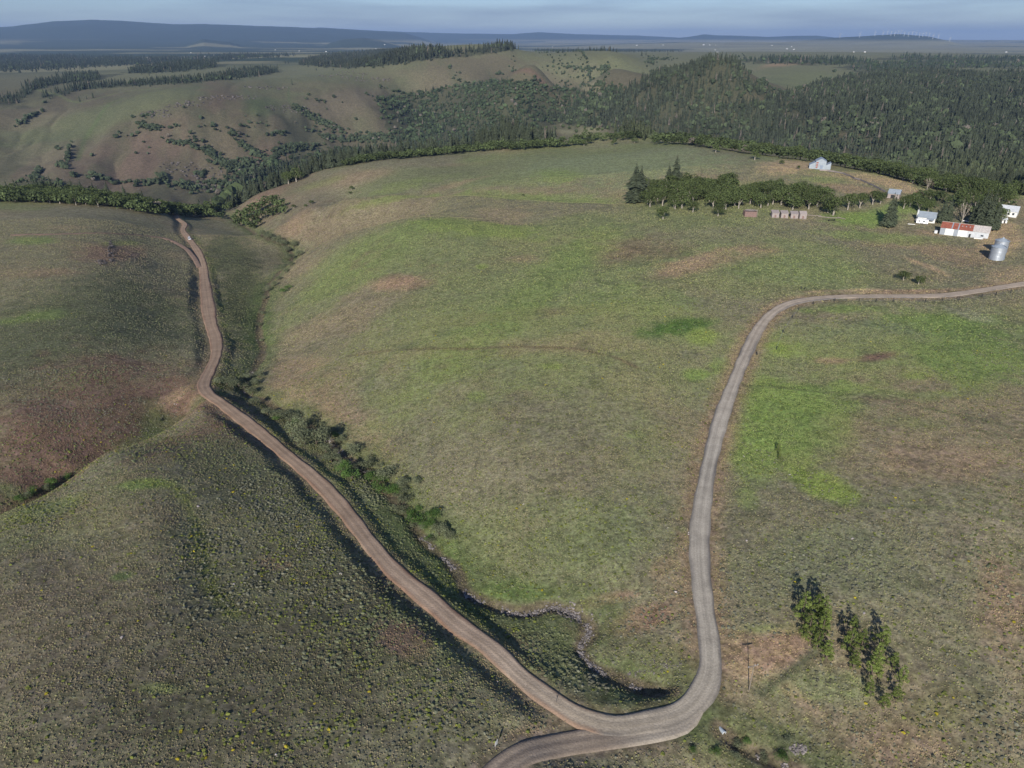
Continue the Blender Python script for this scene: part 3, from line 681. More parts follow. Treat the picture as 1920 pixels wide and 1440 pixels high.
# ------------------------------------------------------------------ vegetation meshes (numpy)
ICO_V = None
def ico(sub=1):
    bm = bmesh.new(); bmesh.ops.create_icosphere(bm, subdivisions=sub, radius=1)
    V = np.array([v.co[:] for v in bm.verts]); Fc = np.array([[v.index for v in f.verts] for f in bm.faces]); bm.free(); return V, Fc
ICO1 = ico(1); ICO2 = ico(2)
def scatter(protos, P, S, ang, tint, pick=None, squash=None):
    """merge copies of small prototype meshes [(V, F, shade-per-vertex)] at points P"""
    Vs, Fs, Cs = [], [], []; off = 0
    pick = rng.integers(0, len(protos), len(P)) if pick is None else pick
    for k, (V, Fc, sh) in enumerate(protos):
        s = np.nonzero(pick == k)[0]
        if not len(s): continue
        c, sn = np.cos(ang[s])[:, None], np.sin(ang[s])[:, None]
        sc = S[s][:, None] if S.ndim == 1 else S[s][:, :1]; sz = sc if S.ndim == 1 else S[s][:, 1:2]
        vx = (V[:, 0]*c-V[:, 1]*sn)*sc+P[s, :1]; vy = (V[:, 0]*sn+V[:, 1]*c)*sc+P[s, 1:2]; vz = V[:, 2]*sz+P[s, 2:3]
        VV = np.stack([vx, vy, vz], -1).reshape(-1, 3)
        FF = (Fc[None]+(np.arange(len(s))*len(V))[:, None, None]).reshape(-1, Fc.shape[1])+off
        CC = (tint[s][:, None, :]*sh[None, :, None]).reshape(-1, 3)
        Vs.append(VV); Fs.append(FF); Cs.append(CC); off += len(VV)
    return np.vstack(Vs), np.vstack(Fs), np.vstack(Cs)
def leaf_cloud(centers, radii, n, size, r, flat=.8):
    """many small leaf-clump faces spread over and through lobes"""
    centers = np.array(centers); radii = np.array(radii)
    w_ = radii**2/np.sum(radii**2); pk = r.choice(len(centers), n, p=w_)
    d = r.normal(size=(n, 3)); d /= np.linalg.norm(d, axis=1)[:, None]; d[:, 2] = np.where(d[:, 2] < -.5, -d[:, 2], d[:, 2])
    rad = radii[pk]*(.62+.42*r.random(n)**.6)
    p = centers[pk]+d*rad[:, None]*np.array([1, 1, flat])
    # each face roughly faces outward, tilted at random
    nrm = d+r.normal(size=(n, 3))*.55; nrm /= np.linalg.norm(nrm, axis=1)[:, None]
    t1 = np.cross(nrm, r.normal(size=(n, 3))); t1 /= np.linalg.norm(t1, axis=1)[:, None]; t2 = np.cross(nrm, t1)
    sz = size*(.6+.8*r.random(n))[:, None]
    V = np.stack([p+t1*sz, p+t2*sz*.8-t1*sz*.3, p-t1*sz*.8, p-t2*sz*.9+t1*sz*.2], 1)
    V = V+r.normal(size=V.shape)*size*.12
    return V.reshape(-1, 3), np.arange(n*4).reshape(n, 4), np.repeat(.82+.36*r.random(n), 4)
def tube(pts, rad, k=6):
    pts = np.array(pts, float); n = len(pts); V = []; 
    for i, p in enumerate(pts):
        d = pts[min(i+1, n-1)]-pts[max(i-1, 0)]; d /= np.linalg.norm(d); a = np.cross(d, [0.3, 1, .1]); a /= np.linalg.norm(a); b = np.cross(d, a)
        for j in range(k):
            q = 2*math.pi*j/k; V.append(p+(a*math.cos(q)+b*math.sin(q))*rad[i])
    Fc = [[i*k+j, i*k+(j+1) % k, (i+1)*k+(j+1) % k, (i+1)*k+j] for i in range(n-1) for j in range(k)]
    return np.array(V), np.array(Fc)
def join(parts):
    Vs, Fs, Cs = [], [], []; off = 0
    for p in parts:
        Vs.append(p[0]); Fs.append(np.asarray(p[1])+off); off += len(p[0])
        if len(p) > 2: Cs.append(p[2])
    return (np.vstack(Vs), np.vstack(Fs)) + ((np.concatenate(Cs),) if Cs else ())
# unit trees: height 1
def conifer_proto(seed, tiers, sides, width, lean=0.0, dens=1):
    r = np.random.default_rng(seed); V = []; Fc = []; C = []
    for i in range(tiers):
        u = i/tiers; z1 = .06+.94*u; top = min(1.0, z1+1.6/tiers*(1-.3*u)); R = width*(1-u)**.85*(.8+.35*r.random())+.008
        c0 = len(V); V.append((0, 0, top)); C.append(1.15)
        off = r.random()*6
        for j in range(sides):
            q = off+2*math.pi*j/sides+r.normal()*.12; rj = R*(.62+.62*r.random()) if j % 2 else R*(.35+.3*r.random())
            V.append((math.cos(q)*rj, math.sin(q)*rj, z1-.035*rj/max(R, .01)+r.normal()*.008)); C.append(.8+.5*(j % 2)*r.random())
        for j in range(sides): Fc.append((c0, c0+1+j, c0+1+(j+1) % sides))
    return np.array(V), np.array(Fc), np.array(C)
def broad_proto(seed, lobes, nleaf, size):
    """unit broadleaf crown: about 1 wide, sits 0.25..1 high"""
    r = np.random.default_rng(seed); cs = []; rs = []
    for i in range(lobes):
        q = r.random()*6.28; d = .32*math.sqrt(r.random()); h = .40+.34*r.random()-.45*d
        cs.append((math.cos(q)*d, math.sin(q)*d, h)); rs.append(.17+.12*r.random())
    V, Fc, C = leaf_cloud(cs, rs, nleaf, size, r, .9)
    return V, Fc, C
def lump_proto(seed, n=1):
    r = np.random.default_rng(seed); V, Fc = ICO1; V = V.copy()
    V *= (1+.30*r.normal(size=(len(V), 1))); V[:, 2] = V[:, 2]*.42+.55
    parts = [(V*[.42, .42, 1], Fc, .9+.25*r.random(len(V)))]
    for k in range(n):
        W_ = ICO1[0]*(1+.30*r.normal(size=(len(V), 1))); q = r.random()*6.28
        parts.append((W_*[.26, .26, .24]+[math.cos(q)*.28, math.sin(q)*.28, .45+.35*r.random()], Fc, .85+.35*r.random(len(V))))
    return join(parts)
CON_LO = [conifer_proto(10+i, 6, 7, .17+.02*(i % 3)) for i in range(6)]
OAK_LO = [lump_proto(30+i, 2) for i in range(6)]
OAK_MID = [broad_proto(300+i, 9, 130, .075) for i in range(5)]
SHRUB = []
for i in range(6):
    r = np.random.default_rng(50+i); V = ICO1[0]*(1+.22*r.normal(size=(12, 1))); V[:, 2] = np.maximum(V[:, 2]*.8+.35, -.2)
    SHRUB.append((V, ICO1[1], .8+.4*r.random(12)))
TUFT = []
for i in range(6):
    r = np.random.default_rng(70+i); k = 5; q = np.arange(k)/k*6.283+r.normal(size=k)*.25; rr = .75+.5*r.random(k)
    V = np.vstack([[r.normal()*.25, r.normal()*.25, .95], np.c_[np.cos(q)*rr, np.sin(q)*rr, np.full(k, -.15)]])
    TUFT.append((V, np.array([(0, 1+j, 1+(j+1) % k) for j in range(k)]), .85+.3*r.random(k+1)))

# ------------------------------------------------------------------ sagebrush and balsamroot: ground cover nobody could count
def sample(n, r0, r1, t0=-47, t1=47):
    th = np.radians(rng.uniform(t0, t1, n)); r = np.sqrt(rng.uniform(r0*r0, r1*r1, n)); x = r*np.sin(th); y = r*np.cos(th)
    z = gz(x, y); px, py = to_pix(x, y, z)
    ok = (px > -60) & (px < 1980) & (py < 1500)
    return x[ok], y[ok], z[ok], px[ok], py[ok]
# cover density over the land: (patch, [sage density, flowering balsamroot density, sage size])
DENS = [
 (160, 600, 300, 200, (.75, .16, 1.0), 1, 0), (200, 850, 250, 100, (.42, .12, .9), .9, -12), (215, 475, 75, 30, (.2, .03, .7), .8, 0),
 (120, 1180, 260, 260, (.40, .01, .55), 1, 0), (640, 1120, 300, 230, (.80, .22, 1.1), 1, 0), (480, 930, 180, 90, (.8, .25, 1.0), .9, 25), (400, 1050, 50, 140, (.7, .75, 1.0), .9, -15), (850, 1330, 130, 60, (.6, .75, 1.1), .9, 25),
 (80, 960, 100, 22, (.4, .55, .9), .9, -22), (760, 1200, 60, 34, (.3, .05, .8), .8, 25), (300, 1290, 40, 14, (.4, .7, .9), .7, 0), (400, 1330, 300, 110, (.45, .05, .65), .8, 0), (560, 1370, 120, 60, (.5, .4, .9), .5, 0),
 (440, 560, 70, 130, (.85, .25, 1.0), 1, 0), (440, 460, 60, 50, (.85, .15, 1.0), 1, 0),
 (700, 760, 260, 140, (.42, .06, .8), 1, 20), (950, 1000, 260, 140, (.62, .10, .8), 1, 0), (1150, 1180, 120, 60, (.4, .05, .8), .8, 0), (800, 440, 200, 40, (.5, .1, .8), .8, 0),
 (1560, 1080, 340, 180, (.75, .05, 1.0), 1, 0), (1850, 1380, 150, 90, (.7, .15, 1.1), 1, 0), (1400, 1225, 60, 50, (.06, 0, .6), 1, 0), (1460, 1230, 70, 40, (.12, 0, .6), .9, -20),
 (740, 530, 70, 17, (.1, 0, .5), .8, 0), (1050, 1250, 130, 60, (.9, .12, 1.1), 1, 20), (700, 930, 60, 60, (.8, .2, 1.0), .8, 40), (1250, 430, 700, 110, (.10, .01, .5), 1, 0), (1050, 620, 300, 130, (.22, .03, .6), .9, 0), (1750, 860, 160, 60, (.15, .01, .6), .9, 0), (1490, 780, 130, 62, (.08, .02, .5), .9, 12), (1500, 660, 300, 80, (.10, .01, .5), .9, 0),
]
def shrubs():
    out = []
    for (n, r0, r1, mode) in ((280000, 60, 300, 0), (210000, 300, 760, 1)):
        x, y, z, px, py = sample(n, r0, r1)
        r = np.hypot(x, y)
        base = np.empty((len(x), 3)); base[:] = (.42, .05, .72)
        D = patched(x, y, r, base, DENS)
        am, _, ii = line_near(x, y, MAIN, 12); hw = main_hw(ii)
        as_, _, _ = line_near(x, y, SIDE, 10); at_, _, _ = line_near(x, y, TRACK, 6)
        cr, _, _ = line_near(x, y, CREEK, 8); cr2, _, _ = line_near(x, y, CREEK2, 8)
        free = (np.abs(am) > hw+1.1+1.5*rng.random(len(x))) & (np.abs(as_) > 3.4) & (np.abs(at_) > 1.9) & (np.abs(cr) > 1.6) & (np.abs(cr2) > 1.5)
        cl = sstep(.32, .62, fbm(x, y, 11, 3, 21)); cl2 = sstep(.42, .62, fbm(x, y, 16, 3, 22)); cl3 = sstep(.35, .6, fbm(x, y, 45, 3, 23))
        u = rng.random(len(x)); ps = D[:, 0]*(.35+.65*cl)*(.55+.45*cl3); pb = D[:, 1]*(.25+.95*cl2)
        if mode: ps *= .85; pb *= .8
        sage = free & (u < ps*.9); bal = free & ~sage & (rng.random(len(x)) < pb)
        out.append((x, y, z, px, sage, bal, D[:, 2], mode))
    # bunchgrass takes the colour of the land it grows on
    def ground_tint(x, y):
        th = np.clip(np.arctan2(x, y), TH_F[0], TH_F[-1]); lr = np.log(np.hypot(x, y))
        return _C[np.clip(np.round((th-TH_F[0])/(TH_F[1]-TH_F[0])).astype(int), 0, NF-1), np.clip(np.searchsorted(LR, lr), 0, NR-1)]
    Vs, Fs, Cs = [], [], []; off = 0
    for n, r0, r1, s0, s1 in ((520000, 60, 290, .09, .27), (300000, 290, 640, .18, .42)):
        x, y, z, px, py = sample(n, r0, r1)
        am, _, ii = line_near(x, y, MAIN, 9); as_, _, _ = line_near(x, y, SIDE, 7); at_, _, _ = line_near(x, y, TRACK, 5)
        k = (np.abs(am) > main_hw(ii)+.5+rng.random(len(x))) & (np.abs(as_) > 2.9) & (np.abs(at_) > 1.4) & (rng.random(len(x)) < .25+1.1*sstep(.3, .62, fbm(x, y, 9, 3, 26)))
        x, y, z = x[k], y[k], z[k]; m_ = len(x); S = s0+(s1-s0)*rng.random(m_)**2
        t_ = (.84*ground_tint(x, y)+.16*np.array([.165, .155, .098]))*(.80+.58*rng.random((m_, 1)))*np.where(rng.random((m_, 1)) < .25, np.array([[.98, 1.10, .72]]), np.array([[1.03, 1.0, .92]]))
        V, Fc, C = scatter(TUFT, np.c_[x, y, z-.03], np.c_[S, S*(.8+.5*rng.random(m_))], rng.random(m_)*6.28, t_)
        Vs.append(V); Fs.append(Fc+off); Cs.append(C); off += len(V)
    o = link('bunchgrass', mesh('bunchgrass', np.vstack(Vs), np.vstack(Fs), M['foliage'], col=np.vstack(Cs)))
    tag(o, 'tufts of dry and green bunchgrass covering the open slopes', 'grass', kind='stuff')
    for kind in (0, 1):
        Vs, Fs, Cs = [], [], []; off = 0
        for x, y, z, px, sage, bal, sz, mode in out:
            s = np.nonzero(bal if kind else sage)[0]; n = len(s)
            if not n: continue
            S = (.12+.30*rng.random(n)**2.2)*sz[s]*(1.35 if mode else 1.0)
            if kind:
                S = .15+.22*rng.random(n)**1.7; S *= 1.3 if mode else 1.0
                t_ = np.array([.205, .225, .050])*(1-.55*rng.random((n, 1)))+np.array([.02, .03, .01])
                fl = rng.random(n) < .04; t_[fl] = [.38, .32, .03]
            else:
                a = rng.random((n, 1)); t_ = np.array([.205, .205, .150])*a+np.array([.138, .138, .085])*(1-a)
                gr = fbm(x[s], y[s], 60, 3, 24)[:, None]; t_ = t_*(1-.5*sstep(.45, .65, gr))+np.array([.15, .19, .065])*.5*sstep(.45, .65, gr)
                t_ *= (.75+.5*rng.random((n, 1)))
            V, Fc, C = scatter(TUFT if mode else SHRUB, np.c_[x[s], y[s], z[s]-.05], np.c_[S, S*(.62+.3*rng.random(n))], rng.random(n)*6.28, t_)
            Vs.append(V); Fs.append(Fc+off); Cs.append(C); off += len(V)
        nm = 'balsamroot' if kind else 'sagebrush'
        o = link(nm, mesh(nm, np.vstack(Vs), np.vstack(Fs), M['foliage'], col=np.vstack(Cs)))
        tag(o, 'yellow green flowering balsamroot clumps scattered over the slopes' if kind else 'low grey green sagebrush covering the hillsides', 'wildflowers' if kind else 'sagebrush', kind='stuff')
        print(nm, off)
shrubs()

# ------------------------------------------------------------------ trees
def detailed_conifer(seed, width=.19, n=22):
    r = np.random.default_rng(seed); V = []; Fc = []; C = []
    for i in range(n):
        u = i/n; z0 = .07+.91*u; R = width*(1-u)**.75*(.78+.4*r.random())+.006; k = max(5, int(15*(1-u)+4))
        for j in range(k):
            q = 2*math.pi*(j+r.random()*.8)/k; Rj = R*(.55+.6*r.random()); dq = .36+.2*r.random(); c0 = len(V)
            dr = -.10*Rj+r.normal()*.006; zt = z0+.028+.3*Rj
            V += [(math.cos(q)*Rj*.12, math.sin(q)*Rj*.12, min(zt, .995)), (math.cos(q-dq)*Rj*.62, math.sin(q-dq)*Rj*.62, z0+.012+dr*.5),
                  (math.cos(q)*Rj, math.sin(q)*Rj, z0+dr), (math.cos(q+dq)*Rj*.62, math.sin(q+dq)*Rj*.62, z0+.012+dr*.5)]
            Fc += [(c0, c0+1, c0+2), (c0, c0+2, c0+3)]; s_ = .72+.5*r.random(); C += [s_*.8, s_, s_*1.2, s_]
    # leader
    c0 = len(V); V += [(0, 0, 1.02), (.012, 0, .95), (-.006, .011, .95), (-.006, -.011, .95)]; Fc += [(c0, c0+1, c0+2), (c0, c0+2, c0+3), (c0, c0+3, c0+1)]; C += [1]*4
    return np.array(V), np.array(Fc), np.array(C)
def pine_proto(seed):
    r = np.random.default_rng(seed); cs = []; rs = []
    for i in range(26):
        u = (i+.5)/26; R = .20*(1-u)**.6+.03; q = i*2.4+r.normal()*.4
        cs.append((math.cos(q)*R*(.55+.5*r.random()), math.sin(q)*R*(.55+.5*r.random()), .16+.80*u)); rs.append(.085*(1-.45*u)*(.8+.4*r.random()))
    return leaf_cloud(cs, rs, 1500, .017, r, .8)
def tree_mesh_set():
    S_ = {}
    def trunk(name, pts, rad, m, extra=()):
        p = [tube(pts, rad)]+[tube(a, b, 5) for a, b in extra]
        j = join(p); return mesh(name, j[0], j[1], M[m], smooth=True)
    r = np.random.default_rng(3)
    for i in range(4):
        V, Fc, C = detailed_conifer(100+i, .20+.02*i)
        S_['conifer', i] = (mesh('crown', V, Fc, M['foliage'], col=np.outer(C, (.060, .073, .045))), trunk('trunk', [(0, 0, -.03), (0, 0, .5), (0, 0, .93)], [.022, .014, .003], 'bark'))
        V, Fc, C = broad_proto(120+i, 13, 1100, .030)
        br = [([(0, 0, .22), (.12*math.cos(q), .12*math.sin(q), .42), (.25*math.cos(q), .25*math.sin(q), .62)], [.026, .016, .006]) for q in (.5+i, 2.4+i, 4.4+i)]
        S_['oak', i] = (mesh('crown', V, Fc, M['foliage'], col=np.outer(C, (.080, .105, .038))), trunk('trunk', [(0, 0, -.05), (.02, .01, .15), (0, 0, .30), (.03, 0, .6)], [.045, .034, .028, .01], 'pale_bark', br))
        V, Fc, C = broad_proto(140+i, 10, 380, .05)
        S_['oakmid', i] = (mesh('oak_tree', V, Fc, M['foliage'], col=np.outer(C, (.080, .105, .038))), None)
        j = join([(V, Fc), tube([(0, 0, -.05), (.02, 0, .2), (0, 0, .55)], [.045, .032, .015], 5)])
        Fm = np.r_[np.zeros(len(Fc)), np.ones(len(j[1])-len(Fc))]
        col = np.ones((len(j[0]), 3)); col[:len(V)] = np.outer(C, (.080, .105, .038))
        S_['oakmid', i] = (mesh('oak_tree', j[0], j[1], [M['foliage'], M['pale_bark']], col=col, fmat=Fm), None)
        V, Fc, C = conifer_proto(160+i, 11, 11, .20+.015*i)
        t_ = tube([(0, 0, -.03), (0, 0, .3)], [.02, .015], 4); T_ = np.vstack([t_[1][:, [0, 1, 2]], t_[1][:, [0, 2, 3]]])
        Fm = np.r_[np.zeros(len(Fc)), np.ones(len(T_))]; col = np.ones((len(V)+len(t_[0]), 3)); col[:len(V)] = np.outer(C, (.058, .070, .044))
        S_['conmid', i] = (mesh('conifer_tree', np.vstack([V, t_[0]]), np.vstack([Fc, T_+len(V)]), [M['foliage'], M['bark']], col=col, fmat=Fm), None)
        V, Fc, C = pine_proto(180+i)
        S_['pine', i] = (mesh('crown', V, Fc, M['foliage'], col=np.outer(C, (.140, .182, .046))), trunk('trunk', [(0, 0, -.04), (0, 0, .5), (0, 0, .9)], [.028, .018, .005], 'bark'))
        # streamside willow: leafy from the ground
        q = r.random(9)*6.28; d_ = .34*np.sqrt(r.random(9)); cs = np.c_[np.cos(q)*d_, np.sin(q)*d_, .30+.32*r.random(9)]
        V, Fc, C = leaf_cloud(cs, .22+.12*r.random(9), 900, .030, np.random.default_rng(200+i), .85)
        V[:, 2] = np.maximum(V[:, 2], -.05)
        S_['willow', i] = (mesh('crown', V, Fc, M['foliage'], col=np.outer(C, (.150, .168, .098))), trunk('trunk', [(0, 0, -.08), (.02, 0, .2), (.05, .02, .55)], [.03, .022, .008], 'bark', [([(0, 0, .05), (-.1, .06, .3), (-.2, .1, .5)], [.02, .014, .006]), ([(0, 0, .05), (.06, -.12, .3), (.12, -.2, .48)], [.02, .014, .006])]))
        S_['greenwillow', i] = (mesh('crown', V, Fc, M['foliage'], col=np.outer(C, (.085, .150, .038))), S_['willow', i][1])
    V, Fc, C = broad_proto(250, 10, 260, .022)
    br = [([(0, 0, .2), (.13*math.cos(q), .13*math.sin(q), .5), (.22*math.cos(q+.3), .22*math.sin(q+.3), .86)], [.02, .012, .004]) for q in (.3, 1.5, 2.7, 3.9, 5.2)]
    S_['bare', 0] = (mesh('crown', V, Fc, M['foliage'], col=np.outer(C, (.21, .175, .125))), trunk('trunk', [(0, 0, -.05), (0, 0, .3), (.02, 0, .95)], [.03, .022, .004], 'pale_bark', br))
    return S_
TM = tree_mesh_set()
NAMES = {'conifer': 'conifer_tree', 'oak': 'oak_tree', 'pine': 'pine_tree', 'willow': 'willow_shrub', 'greenwillow': 'willow_shrub', 'bare': 'bare_tree'}
def h_for(p, hpx):
    """height in metres of something at p that shows hpx rows tall"""
    x, y, z = p; _, row = to_pix(x, y, z); v = (720-(row-hpx))/F
    return y*(v*cP-sP)/(cP+v*sP)+CZ-z
def tree(kind, p, h, label, cat, group=None, wide=1.0, small=False, i=None):
    i = random.randrange(4) if i is None else i
    if kind == 'bare': i = 0
    if small:
        me = TM[('oakmid' if kind == 'oak' else 'conmid'), i][0]
        o = link(NAMES[kind], me); o.location = (p[0], p[1], p[2]-.1); o.rotation_euler = (0, 0, random.random()*6.28); o.scale = (h*wide, h*wide, h)
        return tag(o, label, cat, group)
    e = empty(NAMES[kind], (p[0], p[1], p[2]-.1), random.random()*6.28, label, cat, group); e.scale = (h*wide, h*wide, h)
    cr, tr = TM[kind, i]
    link('crown', cr, e); link('trunk', tr, e)
    return e
def at_h(px, py): return at(px, py)

# --- young pines by the road bend
PINES = [(1502, 1161, 7.4), (1529, 1158, 6.6), (1541, 1168, 7.0), (1513, 1198, 6.5), (1540, 1190, 5.6), (1531, 1216, 4.8), (1548, 1236, 5.0),
         (1599, 1178, 3.6), (1590, 1222, 6.0), (1614, 1216, 5.0), (1599, 1252, 4.6), (1651, 1212, 5.6), (1634, 1268, 6.2), (1644, 1240, 4.6), (1672, 1252, 4.2), (1688, 1280, 4.4), (1628, 1304, 4.0), (1656, 1326, 3.8), (1678, 1312, 3.8)]
PL_ = ['tallest young pine at the far left of the grove of young pines', 'tall young pine with its top just right of the tallest', 'tall pine at the right edge of the dense left clump of pines', 'broad bright pine in the middle of the dense left clump', 'pine pressed against the right side of the dense left clump', 'small pine low in the dense left clump', 'lowest pine of the dense left clump, standing by itself below it',
       'small pine crown rising at the top of the middle clump', 'left pine of the middle clump with a dark shadow above it', 'right pine of the middle clump', 'lowest pine of the middle clump', 'pine standing apart at the top of the right clump', 'bushy pine in the centre of the right clump', 'smaller pine just above the bushy centre pine of the right clump', 'slender pine on the right side of the right clump', 'rightmost young pine of the whole grove', 'lower left pine of the right clump', 'lowest of all the young pines on the slope', 'pine at the lower right end of the grove']
for (a, b, h), lb in zip(PINES, PL_):
    tree('pine', at(a, b), h, lb, 'pine tree', 'young pines on the slope beside the road bend', wide=.95+.2*random.random())
tree('pine', at(1458, 849), 3.2, 'taller of two tiny pale conifers alone in the green meadow', 'sapling', 'pale saplings in the meadow', .95)
tree('pine', at(1461, 861), 2.4, 'shorter lower sapling of the two alone in the green meadow', 'sapling', 'pale saplings in the meadow', 1.0)
# --- streamside willows
WIL = [(562, 812, 5.2, 0), (573, 834, 5.6, 0), (594, 832, 6.2, 0), (549, 792, 4.0, 0), (526, 786, 3.6, 0), (501, 775, 2.4, 0), (660, 856, 4.0, 0), (611, 848, 3.0, 0), (622, 866, 3.2, 0), (645, 884, 3.4, 1), (660, 898, 3.2, 1), (689, 880, 3.6, 0), (722, 898, 3.8, 0),
       (700, 905, 3.0, 1), (712, 922, 3.0, 1), (734, 926, 2.8, 1), (758, 912, 2.6, 0), (758, 944, 3.0, 0), (781, 986, 3.4, 1), (811, 972, 2.8, 1), (770, 965, 2.2, 1), (824, 1003, 3.0, 0), (745, 960, 2.2, 0), (795, 990, 2.0, 1), (838, 1010, 2.0, 0),
       (412, 720, 3.0, 0), (426, 722, 3.6, 0), (437, 728, 3.8, 0), (447, 722, 3.4, 0), (462, 712, 3.2, 0), (458, 728, 3.4, 0), (474, 740, 3.4, 0), (480, 756, 2.6, 0), (486, 708, 2.6, 0), (478, 722, 2.6, 0),
       (502, 547, 3.6, 0), (513, 537, 3.4, 0), (496, 562, 2.6, 0), (532, 549, 3.0, 1), (541, 543, 2.8, 1), (492, 590, 2.4, 0), (488, 612, 2.2, 0), (493, 640, 1.8, 0), (547, 487, 5.0, 0), (560, 480, 4.4, 0), (538, 472, 5.0, 0), (530, 462, 5.5, 0), (519, 455, 5.5, 0), (505, 448, 5.0, 0), (491, 443, 5.0, 0), (545, 500, 3.6, 0), (535, 512, 3.2, 0), (522, 525, 3.0, 0), (552, 463, 4.5, 0),
       (64, 928, 2.6, 1), (93, 916, 3.0, 1), (84, 922, 2.4, 0), (128, 898, 1.8, 1), (48, 936, 2.0, 0), (38, 941, 2.0, 1), (300, 790, 1.2, 0)]
def side_of(a, b):
    return 'in the gully behind the near left hill' if a < 320 and b > 700 else ('by the creek below the road elbow' if a < 495 and b > 690 else ('along the creek beside the long road' if b > 690 else 'in the narrow draw at the foot of the middle hill'))
for k, (a, b, h, g) in enumerate(WIL):
    nm = 'grey green willow thicket ' if not g else 'bright leafy green shrub '
    if k < 25: extra = ['leftmost of the three biggest', 'front one of the three biggest', 'largest, throwing a dark shadow right', 'just upstream of the big three', 'beside the road shade, second in the line', 'first small one at the top of the line', 'standing alone on the hill side of the creek', 'low, right under the largest willow', 'low, between road and creek', 'upper one of the green pair', 'lower one of the green pair', 'pale twiggy on the hill side', 'wide one near the bank shadow',
                              'hugging the left bank', 'mid channel', 'beside the mid channel green one', 'outermost on the hill side', 'dull one below the outermost', 'most vivid one above the rocks', 'vivid one on the right bank above the rocks', 'small between the vivid two', 'last grey one before the rocky bed', 'small one nearest the road verge', 'tiny at the head of the rocky bed', 'tiny at the right of the rocky bed'][k]
    else: extra = None
    lb = (nm+extra) if extra else nm.replace('thicket ', '').replace('leafy ', '')+side_of(a, b).replace('at the foot of the middle hill', 'below the middle hill')+(', near end' if b > 570 or 740 > b > 730 else ', middle' if b > 500 else ', far end')
    tree('greenwillow' if g else 'willow', at(a, b), h*1.3, lb, 'shrub', 'streamside shrubs '+side_of(a, b), wide=1.05+.3*random.random())
# a continuous thicket along the creek bank
_iw = [int(np.argmin(np.hypot(*(CREEK[:, :2]-at(*p)[:2]).T))) for p in ((500, 765), (835, 1012))]
_rw = random.Random(11)
for k in range(46):
    f_ = _rw.uniform(min(_iw), max(_iw)); i_ = int(f_); p_ = CREEK[i_, :2]+np.array([_rw.gauss(0, 2.6), _rw.gauss(0, 2.6)]); g_ = _rw.random() < .4
    wh = 'upper' if f_ > min(_iw)+.66*(max(_iw)-min(_iw)) else 'middle' if f_ > min(_iw)+.33*(max(_iw)-min(_iw)) else 'lower'
    tree('greenwillow' if g_ else 'willow', np.array([p_[0], p_[1], float(gz(p_[0], p_[1]))]), _rw.uniform(1.5, 3.1), ('leafy green bush' if g_ else 'twiggy grey green bush')+' filling the thicket along the '+wh+' part of the creek', 'shrub', 'bushes filling the creek thicket', wide=1.3)
for k, (a, b, h) in enumerate([(1384, 1398, 1.6), (1400, 1392, 1.2), (1432, 1424, 1.5), (1465, 1422, 1.8), (1378, 1422, 1.3), (1340, 1412, 1.4), (1478, 1392, 1.5), (1300, 1408, 1.1)]):
    tree('greenwillow' if k % 2 else 'willow', at(a, b), h, ['grey bush just below the culvert', 'small green bush right of the culvert', 'grey bush halfway down the stony ditch', 'green bush at the lower end of the stony ditch', 'grey bush left of the stony ditch', 'green bush between road edge and culvert', 'grey bush beside the dark stone pile', 'lowest green bush below the outer road edge'][k], 'shrub', 'bushes round the stony ditch', wide=1.4)
# --- lone bushes
for a, b, h, lb in [(1693, 526, 5.8, 'round dark bush in the open pasture, left of a pair'), (1722, 534, 5.4, 'round dark bush in the open pasture, right of a pair'), (659, 357, 5, 'dark round bush high on the second ridge, upper of two'), (656, 364, 3.5, 'small dark bush just under the other on the second ridge'),
                    (585, 383, 5, 'spreading dark bush at the top of the side draw'), (573, 388, 3.5, 'low bush left of the spreading one in the side draw'), (551, 391, 4.5, 'bush on the left lip of the side draw'), (981, 368, 2.6, 'low grey bush alone on the crest of the second ridge'), (1465, 308, 4.6, 'small tree beside the bare earth left of the metal barn'), (1496, 317, 3.6, 'tiny trimmed tree just left of the metal barn')]:
    tree('oak', at(a, b), h, lb, 'bush', wide=1.15)

# --- candidates: oaks and conifers along belts and in polygons
CAND = {'oak': [], 'conifer': []}
def belt(kind, pts, n, jx, jy, h, label, group, wide=1.0):
    p = np.array(pts, float); d = np.r_[0, np.cumsum(np.hypot(*np.diff(p, axis=0).T))]
    for k in range(n):
        q = (k+random.random())/n*d[-1]; a = np.interp(q, d, p[:, 0])+random.gauss(0, jx); b = np.interp(q, d, p[:, 1])+random.uniform(-jy, jy)
        P = at(a, b); hh = random.uniform(*h); CAND[kind].append((P, hh, label, group, wide*(.9+.25*random.random())))
def behind(kind, pts, n, d0, d1, h, label, group, wide=1.0):
    """trees standing past a crest line: on the far slope, d0..d1 metres beyond the seen edge"""
    p = np.array(pts, float); d = np.r_[0, np.cumsum(np.hypot(*np.diff(p, axis=0).T))]
    for k in range(n):
        q = (k+random.random())/n*d[-1]; a = np.interp(q, d, p[:, 0]); b = np.interp(q, d, p[:, 1]); lim = 1.1*np.linalg.norm(at(a, b+14)[:2])
        for dyy in range(0, 15, 2):
            P = at(a, b+dyy)
            if np.linalg.norm(P[:2]) < lim: break
        e = d0+(d1-d0)*random.random()**1.3
        u = P[:2]/np.linalg.norm(P[:2]); x, y = P[0]+u[0]*e, P[1]+u[1]*e
        CAND[kind].append((np.array([x, y, float(gz(x, y))]), random.uniform(*h), label, group, wide*(.9+.25*random.random())))
